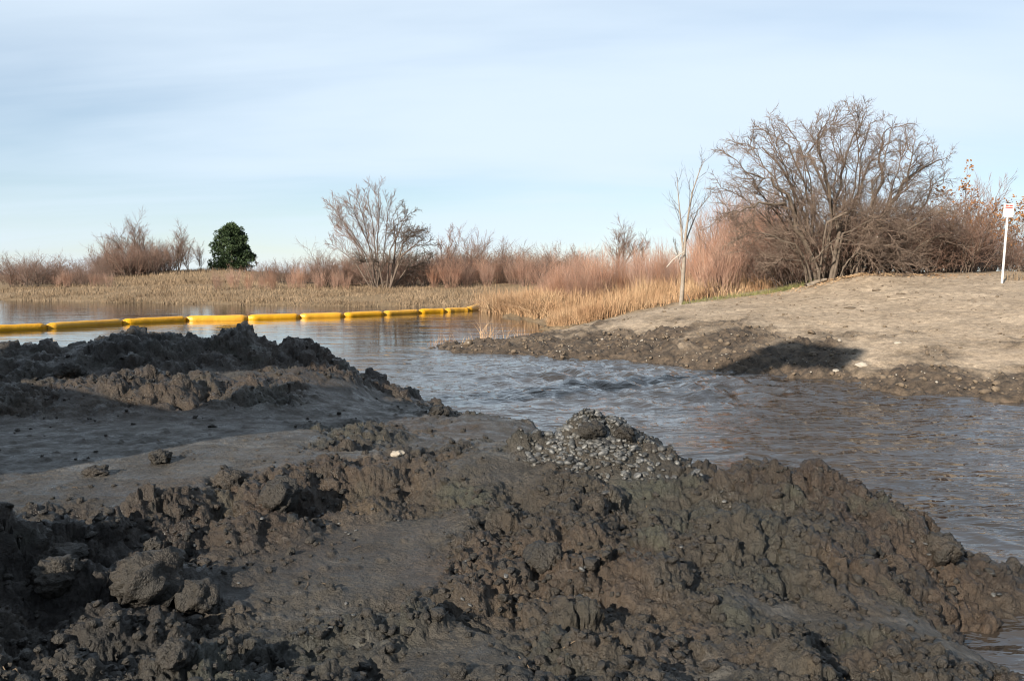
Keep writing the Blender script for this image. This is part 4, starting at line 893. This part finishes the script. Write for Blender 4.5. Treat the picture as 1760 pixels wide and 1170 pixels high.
# the heap of river stones
hx, hy, hz = W(1040, 760, 6.6); heap = thing('gravel_heap', 'heap of rounded grey river pebbles on top of the mud mound', 'gravel heap', (hx, hy, hz))
q = np.random.default_rng(31); ps, rest = [], []
stone_me = []
for i in range(8):
    V_, Q_, T_ = pebble_mesh(200+i, 7, 5, .10); stone_me.append(fast_mesh('pebble', V_, Q_, T_))
tries = 0
while len(ps)+len(rest) < 900 and tries < 20000:
    tries += 1
    x_ = hx + q.normal(0, .29) - .04; y_ = hy + q.normal(0, .2) + .04 - abs(q.normal(0, .08))
    u_ = (x_-hx)/.66; v_ = (y_-hy)/.42
    if u_*u_+v_*v_ > 1.2: continue
    p, n_ = drop(x_, y_)
    if p is None or p.z < .45: continue
    s = .008+.024*q.random()**2.2
    e = ((p.x, p.y, p.z + s*q.uniform(-.35, .25)), s*q.uniform(1.0, 1.6), s*q.uniform(.85, 1.15), s*q.uniform(.6, .85))
    ps.append(e)
ps.sort(key=lambda e: -e[1]); rest = ps[300:]; ps = ps[:300]
for k, (p, a, b, c__) in enumerate(ps):
    o = link('pebble', stone_me[k % 8], M['stone'], heap, (p[0]-hx, p[1]-hy, p[2]-hz), (q.uniform(-.6, .6), q.uniform(-.6, .6), q.uniform(0, 6.28))); o.scale = (a, b, c__)
if rest:
    o = rocks_joined('fine_gravel', [((p[0]-hx, p[1]-hy, p[2]-hz), a, b, c__) for p, a, b, c__ in rest], M['gravelmix'], .1, 9); o.parent = heap; o['kind'] = 'stuff'
# scattered pale stones and shells in the mud
GRPS = 'white shell fragments and stones in the mud'
def shells(lst, label, group):
    for px, py, s in lst:
        p, n_ = shoot(px, py)
        if p is None: continue
        r_ = s/2/F*p.y*1.1
        o = link('pale_stone', stone_me[int(px) % 8], M['shell'], None, (p.x, p.y, p.z+r_*.25), (rng.uniform(-.5, .5), rng.uniform(-.5, .5), rng.uniform(0, 6))); o.scale = (r_*1.25, r_, r_*.6); tag(o, label, 'stone', group)
shells([(1255, 850, 8), (1245, 862, 7), (1348, 1030, 10), (1240, 845, 5), (1372, 841, 5), (1590, 935, 8), (1597, 953, 7), (1626, 943, 9), (1568, 930, 7), (1705, 987, 9), (1717, 1022, 10), (1707, 1023, 9), (1600, 1040, 6)], 'small white shell or stone stuck in the stream-side mud mound', 'white stones on the stream-side mound')
shells([(392, 932, 9), (335, 938, 8), (450, 892, 8), (547, 888, 8), (555, 884, 6), (595, 915, 6), (600, 918, 6), (612, 912, 6), (583, 900, 5), (568, 1080, 11), (608, 1058, 8), (595, 1037, 6), (410, 1002, 6), (640, 875, 6), (395, 960, 5), (685, 894, 6)], 'small pale stone lying on the lower mud flat', 'pale stones on the lower flat')
shells([(1000, 979, 10), (870, 990, 9), (795, 1030, 8), (808, 1040, 8), (1005, 975, 6), (1170, 940, 8), (1170, 1130, 7), (1158, 1150, 7), (830, 930, 9), (800, 965, 8)], 'small pale stone in the churned mud of the centre foreground', 'pale stones in the centre foreground')
shells([(1072, 815, 12), (1040, 848, 12), (1197, 812, 12), (1205, 818, 9), (1190, 815, 8)], 'white stone at the foot of the pebble heap', 'white stones below the pebble heap')
# far bank rubble
q = np.random.default_rng(91); xs = q.uniform(-2.5, 13, 9000); ys = q.uniform(14, 25, 9000); z_, d_, g_ = ground_surface(xs, ys); spb = []
for i in range(9000):
    if z_[i] > .03 and d_[i] > .45 and q.random() < .5*d_[i]:
        s = .018*math.exp(abs(q.normal(0, .6))); spb.append(((xs[i], ys[i], z_[i]+s*.3), s*1.2, s, s*.75))
tag(rocks_joined('bank_clods', spb[0::2], M['dirt'], .2, 15, True, 6, 4), 'loose dark clods on the muddy slope across the stream', 'mud clods', kind='stuff')
tag(rocks_joined('bank_gravel', [(p, a*.55, b*.55, c_*.55) for p, a, b, c_ in spb[1::3]], M['palestone'], .12, 16, True, 6, 4), 'pale gravel scattered over the muddy slope across the stream', 'gravel', kind='stuff')
def bank_stone(px, py, Y, s, label, mat='palestone', hk=.6, nm='bank_stone', cat='stone'):
    x_ = (px-CX)/F*Y; z0 = gh(x_, Y); o = link(nm, lump(nm, int(px), 3), M[mat], None, (x_, Y, z0+s*.05)); o.scale = (s*1.3, s, s*hk); tag(o, label, cat)
bank_stone(1482, 629, 17.2, .075, 'pale stone on the dark slope right of the shadow')
bank_stone(1545, 590, 18.6, .06, 'pale stone at the top of the dark scraped hollow')
bank_stone(1440, 640, 17, .05, 'small pale stone near the water, right of the shadow')
bank_stone(1505, 498, 27, .10, 'dark clump of dirt on the sand near the crest', 'dirt', .35, 'dirt_clump', 'dirt clump')
bank_stone(1548, 508, 25.6, .09, 'dark clump of dirt on the sand, nearer the sign', 'dirt', .3, 'dirt_clump', 'dirt clump')
bank_stone(1462, 530, 24.2, .12, 'broad dark clump of dirt in the middle of the sand slope', 'dirt', .25, 'dirt_clump', 'dirt clump')
q = np.random.default_rng(93); xs = q.uniform(2, 16, 900); ys = q.uniform(16, 30, 900); z_, d_, g_ = ground_surface(xs, ys); sps = []
for i in range(900):
    if z_[i] > .5 and d_[i] < .5 and ys[i] < 29 and q.random() < .6: s = .014*math.exp(abs(q.normal(0, .55))); sps.append(((xs[i], ys[i], z_[i]+s*.2), s*1.4, s, s*.55))
tag(rocks_joined('dirt_bits', sps, M['dirt'], .25, 17, True, 6, 4), 'small dark bits of dirt scattered over the sandy slope', 'dirt', kind='stuff')
q = np.random.default_rng(94); rp_ = []
for i in range(45):
    th_ = math.radians(q.uniform(-31, 31)); r__ = math.exp(q.uniform(math.log(3.3), math.log(9))); p, n_ = drop(r__*math.sin(th_), r__*math.cos(th_))
    if p is None or p.z < .2: continue
    an = q.uniform(0, 6.28); L_ = q.uniform(.04, .12); pts_ = []
    for k in range(4):
        xx, yy = p.x+math.cos(an)*L_*(k/3-.5), p.y+math.sin(an)*L_*(k/3-.5); pp, _ = drop(xx, yy)
        if pp is None: break
        pts_.append((xx+q.normal(0, .006), yy+q.normal(0, .006), max(pp.z, p.z-.03)+.006))
    if len(pts_) == 4: rp_.append((0, pts_, [.0024]*4))
tag(link('root_bits', tubes('root_bits', rp_, 4), M['root']), 'thin roots and straws lying in the churned mud', 'roots', kind='stuff')
# sticks and log
def stick(name, pts, r, label, mat='wood', cat='branch'):
    b = Vector(pts[0]); o = link(name, tubes(name, [(0, [tuple(Vector(p)-b) for p in pts], [r*(1-.5*i/(len(pts)-1)) for i in range(len(pts))])], 6), M[mat], None, b); tag(o, label, cat)
a = W(1385, 490, 29.6); b = W(1420, 477, 30); 
stick('log', [(a[0], a[1], gh(a[0], a[1])+.03), ((a[0]+b[0])/2, (a[1]+b[1])/2, gh((a[0]+b[0])/2, (a[1]+b[1])/2)+.09), (b[0], b[1], gh(b[0], b[1])+.1)], .1, 'grey log lying at the edge of the grass left of the big tree', 'wood', 'log')
p1, _ = shoot(228, 578); p2, _ = shoot(262, 566)
if p1 and p2: stick('branch', [p1+Vector((0, 0, .03)), (p1+p2)/2+Vector((0, -.05, .07)), p2+Vector((0, -.05, .05))], .02, 'thin stick lying across the peak of the back mud ridge', 'wood')
for i, (px, Y, lab) in enumerate([(1372, 26.5, 'thin dark twig lying on the sand below the log'), (1525, 25, 'thin dark twig lying on sand below the big tree')]):
    x_ = (px-CX)/F*Y; pts = [(x_+k*.28, Y+k*.12*(-1)**i, gh(x_+k*.28, Y+k*.12*(-1)**i)+.015) for k in range(4)]; stick('twig', pts, .02, lab)
x_, y_, z__ = spot(1187, 29.6); stick('stake', [(x_, y_, z__-.05), (x_-.05, y_, z__+.16), (x_-.12, y_, z__+.3)], .022, 'short dark stump sticking up right of the slender tree', 'bark_grey', 'stump')
# heap of wood chips under the big tree
q = np.random.default_rng(95); spc = []
for i in range(900):
    x_ = W(1500, 470, 29.5)[0] + q.normal(0, 1.5); y_ = 29.7+q.normal(0, .45); s = q.uniform(.012, .035); spc.append((x_, y_, s))
zz = ghv(np.array([a for a, b, c_ in spc]), np.array([b for a, b, c_ in spc]))
tag(rocks_joined('wood_chips', [((a, b, z__+.02+.10*math.exp(-((a-spc[0][0])/1.5)**2)*q.random()), s*1.6, s*.7, s*.3) for (a, b, s), z__ in zip(spc, zz)], M['reed'], .2, 18, False, 5, 4), 'orange-brown leaf and chip litter beneath the large tree', 'litter', kind='stuff')

# ------------------------------------------------------------------ digger out of view, added and shaped to cast the shadow bands
def ns(n_, s_, h): return Vector((n_*math.cos(SUN_AZ)+s_*math.sin(SUN_AZ), -n_*math.sin(SUN_AZ)+s_*math.cos(SUN_AZ), h))   # across / along the light
EZ = .55
ec = ns(-8.9, -.2, EZ); ex = thing('added_excavator', 'yellow tracked digger out of view, added to cast the shadows on mud and bank', 'added_excavator', ec)
ery = -SUN_AZ
def rot(v): return tuple(Matrix.Rotation(ery, 3, 'Z') @ Vector(v))
def epart(nm, me, mat, loc, rot=(0, 0, 0), par=None): return link(nm, me, mat, par or ex, loc, rot)
for s_ in (-1, 1): epart('track', boxm('track', (4.8, .6, .85), .25), M['steel'], rot((0, s_*1.1, .42)), (0, 0, ery))
epart('house', boxm('house', (5.0, 2.6, 1.2), .12), M['machine'], rot((0, 0, 1.45)), (0, 0, ery))
cab = epart('cab', boxm('cab', (1.5, 1.1, 1.9), .1), M['machine'], rot((1.9, .7, 2.4)), (0, 0, ery))
for s_ in (-1, 1): epart('window', boxm('window', (1.1, .02, .9), .0), M['darkglass'], (0, s_*.555, .3), (0, 0, 0), cab)
def beam(nm, a, b, w_, h0, h1, mat):
    a = Vector(a)-ec; b = Vector(b)-ec; d = b-a; L = d.length
    bm = bmesh.new(); vv = []
    for x_, h_ in ((0, h0), (L*.5, max(h0, h1)), (L, h1)):
        for yy, zz_ in ((-w_/2, -h_/2), (w_/2, -h_/2), (w_/2, h_/2), (-w_/2, h_/2)): vv.append(bm.verts.new((x_, yy, zz_)))
    for r_ in range(2):
        for k in range(4): bm.faces.new((vv[r_*4+k], vv[r_*4+(k+1) % 4], vv[r_*4+4+(k+1) % 4], vv[r_*4+4+k]))
    bm.faces.new(vv[:4][::-1]); bm.faces.new(vv[-4:]); bmesh.ops.recalc_face_normals(bm, faces=bm.faces)
    me = bpy.data.meshes.new(nm); bm.to_mesh(me); bm.free()
    o = link(nm, me, mat, ex, a); o.rotation_mode = 'QUATERNION'; o.rotation_quaternion = d.to_track_quat('X', 'Z'); return o
AP = [ns(-11.0, -.6, 2.3), ns(-11.2, -.6, 3.5), ns(-9.9, -.6, 4.2), ns(-8.7, -.6, 5.0), ns(-6.6, -.8, 7.9), ns(-5.6, -1, 9.0)]
for k, (w_, h0, h1) in enumerate([(.6, .8, 1.0), (.6, 1.0, 1.0), (.6, 1.0, .95), (.5, .9, .7)]): beam('boom', AP[k], AP[k+1], w_, h0, h1, M['machine'])
beam('stick', AP[4], AP[5], .45, .8, .6, M['machine'])
o = epart('bucket', boxm('bucket', (2.1, 1.1, .75), .18), M['steel'], tuple(ns(-5.2, -1, 9.15)-ec), (0, math.radians(9), ery))
